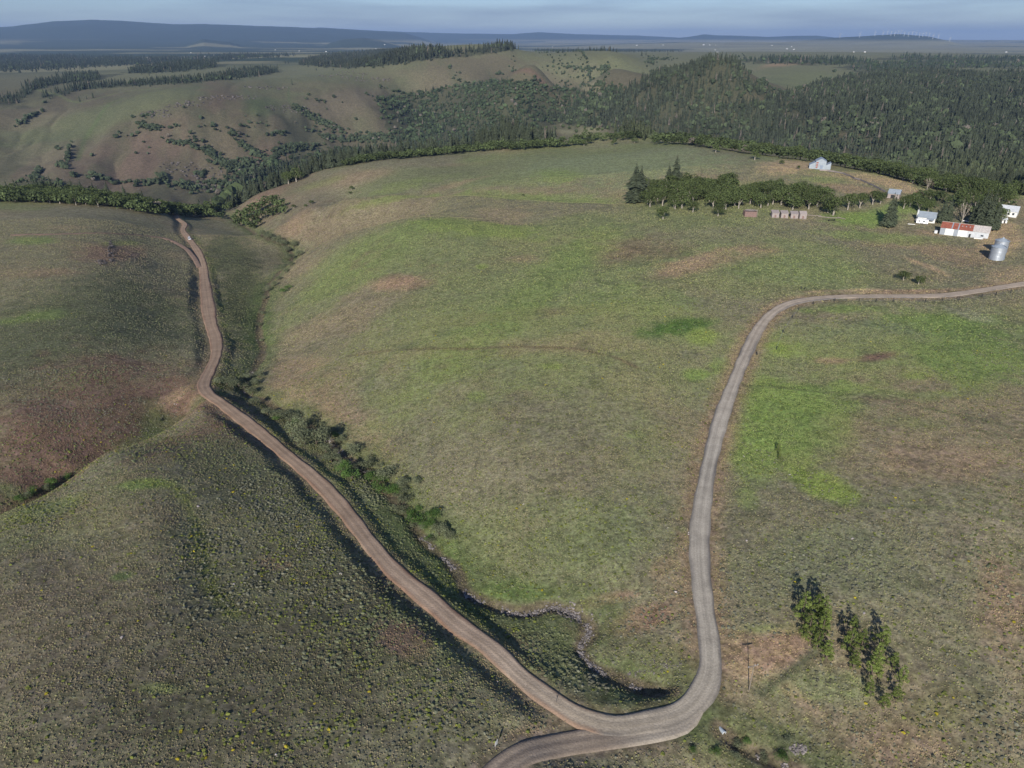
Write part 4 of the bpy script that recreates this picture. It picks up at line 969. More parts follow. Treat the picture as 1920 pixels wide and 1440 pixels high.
def grove(kind, poly, n, h, label, group, wide=1.0, sep=3.5):
    p = np.array(poly, float); got = []; tries = 0
    while len(got) < n and tries < n*40:
        tries += 1; a = random.uniform(p[:, 0].min(), p[:, 0].max()); b = random.uniform(p[:, 1].min(), p[:, 1].max())
        if not inpoly(np.array([a]), np.array([b]), poly)[0]: continue
        P = at(a, b)
        if any((P[0]-g[0])**2+(P[1]-g[1])**2 < sep*sep for g in got): continue
        got.append(P); CAND[kind].append((P, random.uniform(*h), label, group, wide*(.9+.25*random.random())))
def spot(kind, a, b, hpx, label, group=None, wide=1.0):
    P = at(a, b); CAND[kind].append((P, h_for(P, hpx), label, group, wide))
OW = 1.0
G1 = 'oaks packed in the dark green grove beside the small sheds'
grove('oak', P2("1180,380 1195,366 1235,358 1290,352 1350,350 1480,362 1540,372 1560,392 1555,402 1500,396 1440,392 1400,390 1360,394 1320,392 1280,392 1240,386 1205,388"), 92, (9.5, 14), 'rounded oak in the grove behind the small sheds', G1, 1.05, 4.2)
for a, b, hp, lb in [(1243, 411, 34, 'oak standing alone in front of the left end of the grove'), (1299, 398, 28, 'low rounded oak at the front edge of the grove, left of the pale trunked one'), (1346, 405, 30, 'oak with a flat layered crown at the front edge of the grove'), (1266, 392, 30, 'oak on the front edge of the grove by the tall conifer'), (1219, 388, 32, 'pale trunked oak at the left front corner of the grove'),
                     (1385, 391, 34, 'oak right behind the collapsing shed'), (1562, 404, 50, 'biggest rounded oak at the right end of the grove'), (1589, 393, 38, 'pale trunked oak just right of the grove'), (1612, 390, 34, 'oak with a leaning white trunk right of the grove'), (1636, 384, 32, 'oak in the row between grove and lone conifer, left one'), (1650, 382, 30, 'oak in the row just behind the lone conifer on its left'),
                     (1694, 391, 30, 'oak with a white trunk right of the lone conifer'), (1706, 388, 28, 'oak second right of the lone conifer'), (1715, 380, 26, 'oak third right of the lone conifer'), (1356, 394, 36, 'large oak in the front middle of the grove')]:
    spot('oak', a, b, hp, lb, None, .95)
grove('oak', P2("1720,372 1760,366 1810,365 1850,372 1890,385 1890,425 1860,425 1800,410 1750,398 1720,400"), 30, (7, 11), 'broadleaf yard tree crowded around the farmhouse', 'trees crowded around the farmhouse', 1.0, 4)
behind('oak', P2("1225,266 1290,270 1340,279 1400,286 1500,296 1560,304 1620,319 1700,339 1760,357"), 66, -9, 3, (8, 11), 'oak in the band on the right plateau edge', 'oaks along the right edge of the plateau')
behind('oak', P2("1225,264 1290,268 1340,277 1400,284 1500,293 1560,301 1620,315 1700,335 1780,354 1890,376"), 76, 0, 16, (8, 12), 'second row oak in the band on the right plateau edge', 'oaks along the right edge of the plateau')
for a, b, hp, lb in [(1415, 300, 24, 'oak standing forward of the band on the right plateau edge'), (1342, 286, 20, 'left one of two dark oaks forward of the band'), (1372, 283, 18, 'right one of two dark oaks forward of the band'), (1700, 338, 18, 'dark oak forward of the band near the farmyard'), (1151, 272, 16, 'oak at the top of the meadow, nearest the spur'), (1190, 268, 14, 'last small oak at the top of the meadow'), (1095, 274, 16, 'oak stepping out from the meadow row')]:
    spot('oak', a, b, hp, lb)
behind('oak', P2("640,308 700,302 760,295 850,287 950,281 1050,275 1110,270"), 84, -6, 3, (8, 11.5), 'oak in the long row along the far left edge of the meadow', 'oaks in the row along the far meadow edge')
behind('oak', P2("660,304 760,294 850,286 950,280 1000,277 1100,268 1200,264"), 60, 3, 16, (8, 12), 'oak just behind the meadow edge row on the spur', 'oaks just behind the meadow edge row', 1.0)
grove('oak', P2("990,245 1040,236 1150,238 1200,252 1170,262 1120,256 1060,252 1010,262"), 36, (6, 9), 'low oak on the grassy knoll behind the meadow', 'oaks on the grassy knoll', 1.1)
behind('oak', P2("-40,378 30,379 110,381 200,387 260,397 310,404"), 56, -7, 4, (9, 13), 'oak on the crest line of the left hill', 'oaks on the crest of the left hill')
behind('oak', P2("-40,378 30,379 110,381 200,386 260,396 330,405"), 60, 3, 18, (10, 14), 'oak just over the crest of the left hill', 'oaks over the crest of the left hill')
for k, (a, b, hp) in enumerate([(335, 405, 20), (350, 406, 24), (364, 407, 22), (377, 407, 22), (389, 406, 22), (400, 409, 20), (410, 411, 16), (323, 402, 20)]):
    spot('oak', a, b, hp, 'oak in the clump where the dirt road disappears over the hill', 'oaks where the road goes over the hill')
for (a, b, hp) in [(452, 412, 24), (463, 409, 24), (474, 404, 26), (485, 400, 26), (496, 394, 26), (506, 388, 26), (516, 385, 24), (526, 392, 24), (533, 402, 22), (519, 404, 24), (504, 408, 24), (490, 414, 24), (476, 420, 24), (462, 424, 24), (448, 425, 22), (484, 426, 20), (470, 432, 18), (440, 418, 18), (412, 392, 26), (421, 388, 26), (431, 382, 26), (438, 374, 26), (404, 396, 20), (426, 396, 22), (446, 368, 24)]:
    spot('oak', a, b, hp, 'bright green oak filling the side draw between the hills', 'oaks filling the side draw')
for a, b, hp, lb in [(556, 341, 34, 'big bright leafy tree at the left end of the conifer stand'), (541, 345, 28, 'second leafy tree left of the big bright one'), (512, 344, 22, 'small leafy tree on the pale nose of the ridge')]:
    spot('oak', a, b, hp, lb)
# conifers that can be told apart
for a, b, hp, wd, lb in [(1189, 380, 76, 1.35, 'tallest conifer, front one of the pair left of the grove'), (1199, 378, 68, 1.35, 'conifer pressed against the right of the tallest one by the grove'), (1213, 376, 46, .8, 'short conifer right of the tall pair by the grove'), (1265, 352, 64, 1.35, 'tall conifer rising behind the grove'), (1252, 353, 46, 1.35, 'shorter conifer left of the one rising behind the grove'), (1276, 352, 34, .9, 'shortest conifer right of the one rising behind the grove'),
                         (1664, 426, 66, 1.05, 'lone dark conifer with a long shadow on the farm lawn'), (1669, 424, 60, 1.0, 'second stem crowded against the lone conifer on the lawn'),
                         (1764, 418, 48, 1.1, 'dark conifer just behind the left end of the long metal shed'), (1776, 414, 44, 1.0, 'dark conifer second from the left behind the long shed'), (1834, 428, 74, .95, 'tall conifer behind the right end of the long shed'), (1850, 431, 78, .9, 'tallest conifer behind the right end of the long shed'), (1862, 432, 64, .9, 'conifer between the long shed and the grain bins'), (1822, 424, 56, .95, 'conifer left in the tall group behind the long shed'), (1843, 420, 66, .9, 'conifer at the back of the tall group behind the shed')]:
    spot('conifer', a, b, hp, lb, None, wd)
for a, b, h, lb in [(1803, 418, 13, 'bare pinkish tree behind the middle of the long shed'), (1243, 352, 10, 'bare pink tree behind the left part of the grove'), (1738, 356, 9, 'bare grey tree above the farmyard')]:
    tree('bare', at(a, b), h, lb, 'tree')
behind('oak', P2("-60,380 30,381 120,381 200,386 260,396 320,405 400,412"), 190, 8, 130, (11, 15), 'oak on the shaded slope over the crest of the left hill', 'oaks over the crest of the left hill', 1.05)
behind('conifer', P2("-60,380 30,381 120,381 200,386 260,396 320,405 400,412"), 26, 50, 140, (15, 20), 'conifer among the oaks over the crest of the left hill', 'conifers over the crest of the left hill')
behind('conifer', P2("428,396 450,380 480,363 540,346 600,322 650,311 700,304"), 74, 12, 75, (16, 24), 'dark conifer beyond the nose of the meadow ridge', 'conifers beyond the nose of the ridge', 1.0)
behind('conifer', P2("700,304 800,293 900,286 1000,279 1040,276"), 88, 18, 95, (17, 26), 'dark conifer behind the oak row of the meadow edge', 'conifers behind the meadow edge')
behind('oak', P2("1225,266 1290,270 1340,280 1400,287 1500,298 1560,306 1620,321 1700,343 1790,368 1890,390"), 120, 8, 55, (10, 14), 'oak behind the band on the right plateau edge', 'oaks along the right edge of the plateau', 1.05)
grove('conifer', P2("432,372 455,352 500,335 560,318 600,314 640,304 700,296 690,290 620,300 560,308 500,320 450,345"), 70, (15, 24), 'dark conifer in the stand at the head of the side canyon', 'conifers at the head of the side canyon', 1.0, 5)
belt('conifer', P2("700,288 760,282 830,272 880,264 930,254 990,248 1000,262"), 60, 4, 3, (15, 24), 'dark conifer on the wooded spur behind the meadow row', 'conifers on the wooded spur')
grove('conifer', P2("890,268 900,240 950,232 985,240 1010,262 960,272"), 26, (18, 26), 'tall brown green conifer on the top of the wooded spur', 'tall conifers on top of the spur')
for a, b, hp in [(150, 191, 12), (163, 186, 7), (175, 184, 13), (548, 159, 12), (280, 142, 7), (398, 143, 10), (404, 144, 13), (493, 126, 8), (535, 119, 8), (541, 119, 8), (1008, 93, 7), (1203, 105, 11), (1211, 104, 9), (1252, 104, 8), (593, 132, 7), (625, 132, 7)]:
    P = at(a, b); tree('conifer', P, max(6, min(30, h_for(P, hp))), 'solitary conifer standing in open grass on the far plateau', 'conifer tree', 'solitary conifers on the far plateau', small=True)

SPOTS = [  # oak scrub on the canyon walls: (column, row, half width, half height, tilt, count)
 (1080, 128, 34, 5, 8, 60), (1105, 140, 40, 8, 10, 110), (1130, 128, 22, 7, 0, 50), (1095, 157, 34, 5, 18, 60), (1125, 160, 26, 6, 10, 50), (960, 132, 22, 5, -15, 26), (934, 139, 9, 3, 0, 12), (1222, 115, 12, 16, 12, 60), (1245, 112, 20, 5, 0, 24),
 (1060, 168, 90, 8, 4, 120), (985, 158, 40, 8, 8, 80), (1140, 168, 40, 8, 0, 50), (880, 165, 70, 6, -6, 70), (770, 180, 60, 5, -10, 40), (1020, 180, 70, 8, 0, 70),
 (285, 239, 24, 5, 6, 50), (262, 233, 14, 3, 0, 14), (218, 258, 6, 2.5, 0, 5), (225, 251, 5, 2, 0, 3), (248, 257, 5, 2, 0, 2), (110, 281, 5, 2, 0, 3), (275, 218, 18, 3, -5, 14), (330, 238, 8, 2, 0, 4), (376, 223, 4, 2, 0, 3), (400, 238, 5, 2.5, 0, 5),
 (350, 270, 36, 5, 18, 60), (395, 290, 44, 8, 28, 130), (430, 312, 34, 10, 20, 110), (440, 252, 20, 5, 10, 30), (455, 272, 26, 5, 30, 40), (480, 290, 30, 7, 20, 60), (518, 251, 12, 4, 0, 14), (534, 249, 4, 2.5, 0, 4), (378, 327, 10, 5, 0, 24),
 (590, 225, 40, 6, 22, 90), (556, 201, 10, 4, 20, 18), (575, 213, 18, 4, 30, 24), (620, 240, 30, 5, 18, 60), (560, 276, 50, 7, -8, 110), (640, 262, 60, 8, -4, 110), (700, 256, 40, 7, 6, 70), (720, 262, 40, 10, 10, 60), (520, 292, 50, 8, -12, 90), (470, 305, 40, 8, 0, 60), (650, 285, 40, 8, 0, 40),
 (290, 343, 34, 6, 0, 50), (305, 332, 12, 9, 0, 30), (350, 350, 40, 9, 6, 60), (128, 290, 4, 18, 12, 36), (118, 312, 14, 7, 0, 30), (75, 322, 8, 6, 0, 22), (62, 335, 24, 5, 0, 24), (142, 330, 8, 4, 0, 12), (200, 338, 50, 5, 4, 30), (170, 335, 12, 4, 0, 10), (440, 345, 46, 14, 0, 70), (480, 326, 50, 12, 0, 90), (400, 345, 30, 8, 0, 30),
 (60, 218, 26, 3, -24, 34), (40, 230, 12, 4, -24, 16), (85, 192, 5, 2, 0, 3), (700, 128, 3, 1.5, 0, 1), (850, 148, 4, 2, 0, 3), (740, 172, 6, 2, 10, 5), (690, 178, 10, 2, 14, 5), (668, 226, 3, 2, 0, 2),
 (1565, 135, 4, 2, 0, 3), (1548, 150, 10, 6, 0, 16), (1500, 166, 10, 4, 0, 14), (1595, 140, 12, 3, 0, 10), (1480, 176, 40, 6, 0, 60), (1430, 158, 12, 12, 30, 50), (1405, 140, 8, 8, 0, 26), (1385, 118, 12, 7, 0, 26), (1540, 162, 26, 6, -8, 50), (1600, 150, 40, 6, 0, 50),
 (300, 262, 160, 50, 0, 14), (600, 190, 80, 24, 0, 10), (900, 190, 90, 18, 0, 50), (450, 235, 90, 14, 0, 14),
]
def forests():
    X_, Y_, H_, K_, T_, Wd = [], [], [], [], [], []
    for poly, r0, r1, dens, share, hr, tint in FORESTS:
        poly = P2(poly); pa = np.array(poly); t0, t1 = [math.degrees(math.atan((c-960)/F/.93)) for c in (pa[:, 0].min()-60, pa[:, 0].max()+60)]
        area = math.radians(t1-t0)/2*(r1*r1-r0*r0); n = int(area*dens)
        x, y, z, px, py = sample(n, r0, r1, t0, t1)
        ok = inpoly(px+rng.normal(size=len(px))*4, py+rng.normal(size=len(px))*1.5, poly) & ~hidden(x, y, z+12)
        gap = fbm(x, y, 50, 3, 200); ok &= (gap > .38) | (rng.random(len(x)) < .3)
        for a_, b_, rx_, ry_ in ((1590, 252, 26, 5), (1645, 264, 18, 4), (1480, 195, 22, 4), (1420, 185, 20, 8), (1060, 247, 20, 5), (1105, 246, 20, 5), (1330, 165, 12, 5)):
            ok &= ((px-a_)/rx_)**2+((py-b_)/ry_)**2 > .6+.8*rng.random(len(px))
        x, y, px, py = x[ok], y[ok], px[ok], py[ok]; n = len(x)
        con = rng.random(n) < share*np.clip(.55+1.0*fbm(x, y, 90, 2, 201), 0, 1.2)
        h = rng.uniform(hr[0], hr[1], n)*np.where(con, 1, .62)*(.70+.6*fbm(x, y, 120, 2, 202))*np.where(rng.random(n) < .25, .6, 1)
        tt = np.array(tint)*np.ones((n, 1))
        fr = sstep(1500, 900, np.hypot(x, y))*sstep(0, 300, x); tt = tt*(1-fr[:, None]*.6)+np.array([.105, .125, .050])*(fr[:, None]*.6)
        tt[~con] = tt[~con]*.8+np.array([.022, .032, .010])
        X_.append(x); Y_.append(y); H_.append(h); K_.append(con); T_.append(tt)
    for a, b, rx, ry, ang, n in SPOTS:
        c, A_, B_ = patch_world(a, b, rx, ry, ang)
        n = int(n*1.3); q = rng.random(n)*6.283; d = np.minimum(np.abs(rng.normal(size=n))*.62, 1.5); x = c[0]+A_[0]*d*np.cos(q)+B_[0]*d*np.sin(q); y = c[1]+A_[1]*d*np.cos(q)+B_[1]*d*np.sin(q)
        z = gz(x, y); px, py = to_pix(x, y, z)
        ok = (np.abs(px-a) < max(rx, ry)*1.5) & (np.abs(py-b) < max(rx, ry)*1.5); x, y = x[ok], y[ok]; n = len(x)
        X_.append(x); Y_.append(y); H_.append(rng.uniform(3.5, 8.5, n)); K_.append(rng.random(n) < .06); T_.append(np.array([.055, .072, .040])*np.ones((n, 1)))
    return np.concatenate(X_), np.concatenate(Y_), np.concatenate(H_), np.concatenate(K_), np.vstack(T_)
def plant_all():
    x, y, h, con, tt = forests(); z = gz(x, y); px, py = to_pix(x, y, z); _, pt = to_pix(x, y, z+h); hp = py-pt
    inside = (px > 0) & (px < 1920)
    for kind, flag in (('oak', ~con), ('conifer', con)):
        cands = CAND[kind]; cat = kind+' tree'
        rows = [(h_px(P, hh), P, hh, lb, g, wd, None) for (P, hh, lb, g, wd) in cands]
        s = np.nonzero(flag)[0]
        so = s[np.argsort(-hp[s]*inside[s])][:300]
        for i in so:
            lb, g = region_label(kind, px[i], py[i]); rows.append((hp[i], (x[i], y[i], z[i]), h[i], lb, g, 1.0, i))
        rows.sort(key=lambda t: (t[4] is not None, -t[0]))
        used = set(); rest = []
        # trees that share a description are told apart by where they stand in their group and by height
        span = {}
        for t in rows[:284]:
            if t[4]: span.setdefault(t[3], []).append((float(to_pix(*t[1])[0]), t[2]))
        def own(lb, g, P, hh):
            if not g or len(span.get(lb, ())) < 3: return lb
            xs = sorted(v[0] for v in span[lb]); hs = sorted(v[1] for v in span[lb]); q = (np.searchsorted(xs, float(to_pix(*P)[0]))+.5)/len(xs)
            w_ = 'left end' if q < .17 else 'left part' if q < .4 else 'middle' if q < .6 else 'right part' if q < .83 else 'right end'
            hq = (np.searchsorted(hs, hh)+.5)/len(hs); a_ = 'short ' if hq < .34 else 'tall ' if hq > .67 else 'medium '
            return a_+lb+', '+w_
        for k, (hp_, P, hh, lb, g, wd, src) in enumerate(rows):
            if k < 284: lb = own(lb, g, P, hh)
            if k < 284:
                tree(kind, P, hh, lb, cat, g, wd, small=hp_ < 26)
                if src is not None: used.add(src)
            elif src is None: rest.append((P, hh, wd))
        s = np.array([i for i in s if i not in used])
        P_ = np.c_[x[s], y[s], z[s]-.2]; H = h[s]; T_ = tt[s]
        if rest:
            P_ = np.vstack([P_, np.array([q[0] for q in rest])]); H = np.r_[H, [q[1] for q in rest]]
            T_ = np.vstack([T_, np.tile(np.array([[.068, .090, .036]]) if kind == 'oak' else np.array([[.058, .070, .044]]), (len(rest), 1))])
        T_ = T_*(.62+.76*rng.random((len(T_), 1)))*(.8+.45*fbm(P_[:, 0], P_[:, 1], 70, 2, 203)[:, None])
        dead = rng.random(len(T_)) < .02; T_[dead] = [.16, .14, .115]
        S = np.c_[H*(1.15 if kind == 'oak' else 1.05)*(.85+.3*rng.random(len(H))), H]
        D_ = np.hypot(P_[:, 0], P_[:, 1]); near_ = D_ < (1150 if kind == 'oak' else 0)
        A_ = rng.random(len(H))*6.28; Vn = scatter(OAK_MID, P_[near_], S[near_], A_[near_], T_[near_]) if near_.any() else None
        V, Fc, C = scatter(OAK_LO if kind == 'oak' else CON_LO, P_[~near_], S[~near_], A_[~near_], T_[~near_])
        if Vn is not None:
            F2 = np.vstack([Vn[1][:, [0, 1, 2]], Vn[1][:, [0, 2, 3]]])+len(V); V = np.vstack([V, Vn[0]]); Fc = np.vstack([Fc, F2]); C = np.vstack([C, Vn[2]])
        nm = 'oak_woodland' if kind == 'oak' else 'conifer_forest'
        o = link(nm, mesh(nm, V, Fc, M['foliage'], col=C))
        tag(o, 'scattered oak woodland and scrub across the canyon walls and hills' if kind == 'oak' else 'dense dark conifer forest covering the hills beyond the meadow', 'woodland' if kind == 'oak' else 'forest', kind='stuff')
        print(nm, len(H), len(V))
def h_px(P, hh):
    _, a = to_pix(P[0], P[1], P[2]); _, b = to_pix(P[0], P[1], P[2]+hh); return float(a-b)
def region_label(kind, px, py):
    w_ = 'oak' if kind == 'oak' else 'conifer'
    if px < 450 and py > 330: return w_+' on the shaded slope behind the left hill', w_+'s behind the left hill'
    if px < 760: return w_+' in the canyon bottom left of the spur', w_+'s in the canyon bottom'
    if px < 1240: return w_+' on the slope below the cone shaped wooded hill', w_+'s below the wooded cone hill'
    if px < 1600: return w_+' in the forest directly behind the oak band', w_+'s in the forest behind the oak band'
    return w_+' in the nearest part of the forest at the right edge', w_+'s in the forest at the right edge'
plant_all()

# ------------------------------------------------------------------ buildings and man-made things
M['tin'] = flat_mat('galvanised', (.34, .37, .41), .45, .5, .12, .6, .35)
M['tinpale'] = flat_mat('pale_tin', (.27, .31, .35), .5, .5, .14, .5)
M['tinblue'] = flat_mat('blue_grey_tin_and_shade', (.20, .24, .31), .6, .4, .12, .6)  # tin doors, and the shade coloured onto the long shed's end wall
M['white'] = flat_mat('white_paint', (.66, .66, .64), .6, .4, .08, .8)
M['offwhite'] = flat_mat('weathered_white', (.47, .49, .51), .7, .3, .15, .9)
M['rust'] = flat_mat('rusted_red_tin', (.26, .085, .055), .75, .3, .35, .8)
M['rustgrey'] = flat_mat('rust_streaked_tin', (.47, .43, .40), .65, .3, .25, 1.2)
M['grayboard'] = flat_mat('weathered_boards', (.30, .26, .245), .9, .2, .3, 2.2, 0, .05)
M['brownboard'] = flat_mat('old_brown_boards', (.20, .135, .12), .9, .2, .3, 2.2, 0, .05)
M['redwood'] = flat_mat('faded_red_boards', (.24, .09, .08), .9, .2, .25, 2.0)
M['dark'] = flat_mat('dark_opening', (.02, .02, .022), .6, .4, .1)
M['glass'] = flat_mat('window_glass', (.03, .04, .05), .1, .6, .1)
M['black'] = flat_mat('black_rubber', (.02, .02, .02), .8, .2, .1)
M['wood'] = flat_mat('grey_wood', (.21, .18, .155), .9, .2, .25, 3)
M['carwhite'] = flat_mat('car_white', (.82, .82, .82), .3, .6, .02)
M['stonefdn'] = flat_mat('concrete', (.35, .33, .30), .9, .2, .2, 2)
def box(bm, x0, x1, y0, y1, z0, z1):
    vs = [bm.verts.new(c) for c in ((x0, y0, z0), (x1, y0, z0), (x1, y1, z0), (x0, y1, z0), (x0, y0, z1), (x1, y0, z1), (x1, y1, z1), (x0, y1, z1))]
    for f in ((0, 3, 2, 1), (4, 5, 6, 7), (0, 1, 5, 4), (1, 2, 6, 5), (2, 3, 7, 6), (3, 0, 4, 7)): bm.faces.new([vs[i] for i in f])
def prism(bm, prof, x0, x1):
    """profile in (y, z) pulled along x"""
    a = [bm.verts.new((x0, y, z)) for y, z in prof]; b = [bm.verts.new((x1, y, z)) for y, z in prof]; n = len(prof)
    bm.faces.new(a[::-1]); bm.faces.new(b)
    for i in range(n): bm.faces.new([a[i], a[(i+1) % n], b[(i+1) % n], b[i]])
def part(name, fn, m, parent, label=None):
    bm = bmesh.new(); fn(bm); bmesh.ops.recalc_face_normals(bm, faces=bm.faces); me = bpy.data.meshes.new(name); bm.to_mesh(me); bm.free(); me.materials.append(M[m])
    o = link(name, me, parent)
    if label: o['label'] = label
    return o
def ribs(me_fn): return me_fn
def gable(parent, L, W, hw, hr, wall, roof, over=.3, name_roof='roof'):
    """long side along x, front at y=0; walls up to eaves hw, ridge hr"""
    part('wall', lambda bm: prism(bm, [(0, -.6), (W, -.6), (W, hw), (W/2, hr), (0, hw)], 0, L), wall, parent)
    def rf(bm):
        th = .12
        for s in (0, 1):
            y0, y1 = (-over, W/2) if s == 0 else (W+over, W/2); sl = (hr-hw)/(W/2); z0 = hw-over*sl+.03; z1 = hr+.03
            prism(bm, [(y0, z0), (y1, z1), (y1, z1+th), (y0, z0+th)], -over, L+over)
    return part(name_roof, rf, roof, parent)
def frame_from(a, b):
    """origin, heading and length for a front wall seen between two base pixels"""
    A_, B_ = at(*a), at(*b); d = B_-A_; return A_, math.atan2(d[1], d[0]), math.hypot(d[0], d[1])
# long metal shed
A_, rz, L = frame_from((1761, 439), (1852, 447.5)); W = 9.0; zb = float(gz(A_[0], A_[1]))
t = empty('metal_shed', (A_[0], A_[1], min(zb, float(at(1852, 447.5)[2]))), rz, 'long metal shed with white walls and a rusty red roof', 'shed')
HW, HR = 3.9, 6.2; sl = (HR-HW)/(W/2)
part('wall', lambda bm: prism(bm, [(0, -.8), (W, -.8), (W, HW), (W/2, HR), (0, HW)], 0, L), 'offwhite', t)
part('gable_shade_sheet', lambda bm: prism(bm, [(.02, -.8), (W-.02, -.8), (W-.02, HW-.04), (W/2, HR-.04), (.02, HW-.04)], -.05, -.004), 'tinblue', t, 'end wall coloured blue grey for its shade')  # thin sheet over the end wall, its shade put into the colour
for a, b, m_, lb in ((.105, .285, 'white', 'bright white wall panel'), (.285, .375, 'tin', 'grey metal wall panel'), (.375, .565, 'white', 'bright white wall panel'), (0.004, .105, 'tin', 'grey metal wall panel')):
    part('wall_panel', lambda bm: box(bm, a*L+.02, b*L-.02, -.06, -.003, 0.0, HW-.06), m_, t, lb)
part('window', lambda bm: box(bm, .845*L, .90*L, -.08, -.003, 1.5, 2.3), 'glass', t)
part('door', lambda bm: box(bm, .605*L, .645*L, -.08, -.003, 0, 2.1), 'dark', t)
def roofp(a, b, m_, lb, k):
    y0, z0 = -.35, HW-.35*sl+.04
    o = part('roof_panel', lambda bm: (prism(bm, [(y0, z0), (W/2, HR+.04), (W/2, HR+.14), (y0, z0+.10)], a*L, b*L), prism(bm, [(W-y0, z0), (W-y0, z0+.10), (W/2, HR+.14), (W/2, HR+.04)], a*L, b*L)), m_, t, lb)
for a, b, m_, lb in ((-.01, .218, 'rust', 'rusty red roof sheet'), (.218, .243, 'tinpale', 'pale roof strip'), (.243, .350, 'rust', 'rusty red roof sheet'), (.350, .375, 'tinpale', 'pale roof strip'), (.375, .665, 'rust', 'rusty red roof sheet'), (.665, 1.01, 'rustgrey', 'grey roof sheet streaked with rust')): roofp(a+.0005, b-.0005, m_, lb, 0)
part('ridge_cap', lambda bm: box(bm, -.3, L+.3, W/2-.18, W/2+.18, HR+.12, HR+.24), 'rustgrey', t)
for q in (.42, .50, .58): part('roof_vent', lambda bm: box(bm, q*L, q*L+.5, W*.25, W*.25+.5, HW+W*.25*sl, HW+W*.25*sl+.55), 'tinpale', t)
for a, b, h, w_, lb in ((1826, 446.8, .7, 4.2, 'white bench like tank lying against the long metal shed'),):
    P = at(a, b); c = empty('water_trough', (P[0], P[1], P[2]), rz, 'long white trough lying against the front of the metal shed', 'trough')
    part('basin', lambda bm: box(bm, 0, w_, -1.0, -.2, 0, h), 'white', c); part('rim', lambda bm: box(bm, -.05, w_+.05, -1.05, -.15, h+.002, h+.1), 'offwhite', c)
P = at(1754, 437); c = empty('stock_tank', tuple(P), 0, 'round white tank with dark hoses beside the end of the metal shed', 'tank')
def cyl(bm, r, z0, z1, n=20, r2=None, cx=0, cy=0):
    r2 = r if r2 is None else r2
    a = [bm.verts.new((cx+r*math.cos(2*math.pi*i/n), cy+r*math.sin(2*math.pi*i/n), z0)) for i in range(n)]
    b = [bm.verts.new((cx+r2*math.cos(2*math.pi*i/n), cy+r2*math.sin(2*math.pi*i/n), z1)) for i in range(n)]
    bm.faces.new(a[::-1]); bm.faces.new(b)
    for i in range(n): bm.faces.new([a[i], a[(i+1) % n], b[(i+1) % n], b[i]])
part('tank_body', lambda bm: cyl(bm, .9, 0, 1.5), 'white', c); part('lid', lambda bm: cyl(bm, .92, 1.502, 1.75, 20, .3), 'offwhite', c)
part('hose_reel', lambda bm: cyl(bm, .5, 0, .8, 12, None, 1.6, -.3), 'black', c)
# grain bins
def bin_(px, py, R, H, lb):
    P = at(px, py); c = empty('grain_bin', (P[0], P[1], P[2]-.1), -.9, lb, 'grain bin', 'corrugated grain bins at the farmyard edge')
    def body(bm):
        n = 36; prev = None; k = int(H/.28)
        for i in range(k+1):
            r_ = R+(.035 if i % 2 else -.02)-(.03 if i % 8 == 0 else 0); z = H*i/k
            ring = [bm.verts.new((r_*math.cos(2*math.pi*j/n), r_*math.sin(2*math.pi*j/n), z)) for j in range(n)]
            if prev:
                for j in range(n): bm.faces.new([prev[j], prev[(j+1) % n], ring[(j+1) % n], ring[j]])
            prev = ring
    part('bin_wall', body, 'tin', c)
    def roof(bm):
        n = 24; base = [bm.verts.new(((R+.22)*math.cos(2*math.pi*j/n), (R+.22)*math.sin(2*math.pi*j/n), H-.02+(.09 if j % 2 else 0))) for j in range(n)]
        top = [bm.verts.new((.45*math.cos(2*math.pi*j/n), .45*math.sin(2*math.pi*j/n), H+R*.42)) for j in range(n)]
        for j in range(n): bm.faces.new([base[j], base[(j+1) % n], top[(j+1) % n], top[j]])
        bm.faces.new(top)
    part('bin_roof', roof, 'tinpale', c)
    part('filler_cap', lambda bm: cyl(bm, .5, H+R*.42+.002, H+R*.42+.3, 16, .4), 'tin', c)
    part('door', lambda bm: box(bm, R-.02, R+.08, -.45, .45, .4, 2.2), 'tinblue', c)
    def lad(bm):
        for s in (-.22, .22): box(bm, R+.10, R+.15, s-.025, s+.025, .2, H)
        for k in range(int(H/.4)): box(bm, R+.10, R+.14, -.19, .19, .4+k*.4, .44+k*.4)
    o = part('ladder', lad, 'tinpale', c); o.rotation_euler = (0, 0, .9)
    o = part('roof_ladder', lambda bm: prism(bm, [(-.22, 0), (.22, 0), (.22, .06), (-.22, .06)], 0, 1), 'dark', c)
    o.location = (R*.55, 0, H+R*.19+.12); o.rotation_euler = (0, math.atan(.42*R/(R-.23)), 0); o.scale = (1.5, 1, 1); 
    return c
bin_(1867.5, 486, 3.35, 6.4, 'nearer corrugated steel grain bin at the yard edge, overlapping the other')
bin_(1873.5, 473, 3.1, 6.2, 'farther corrugated steel grain bin, partly hidden behind the nearer one')
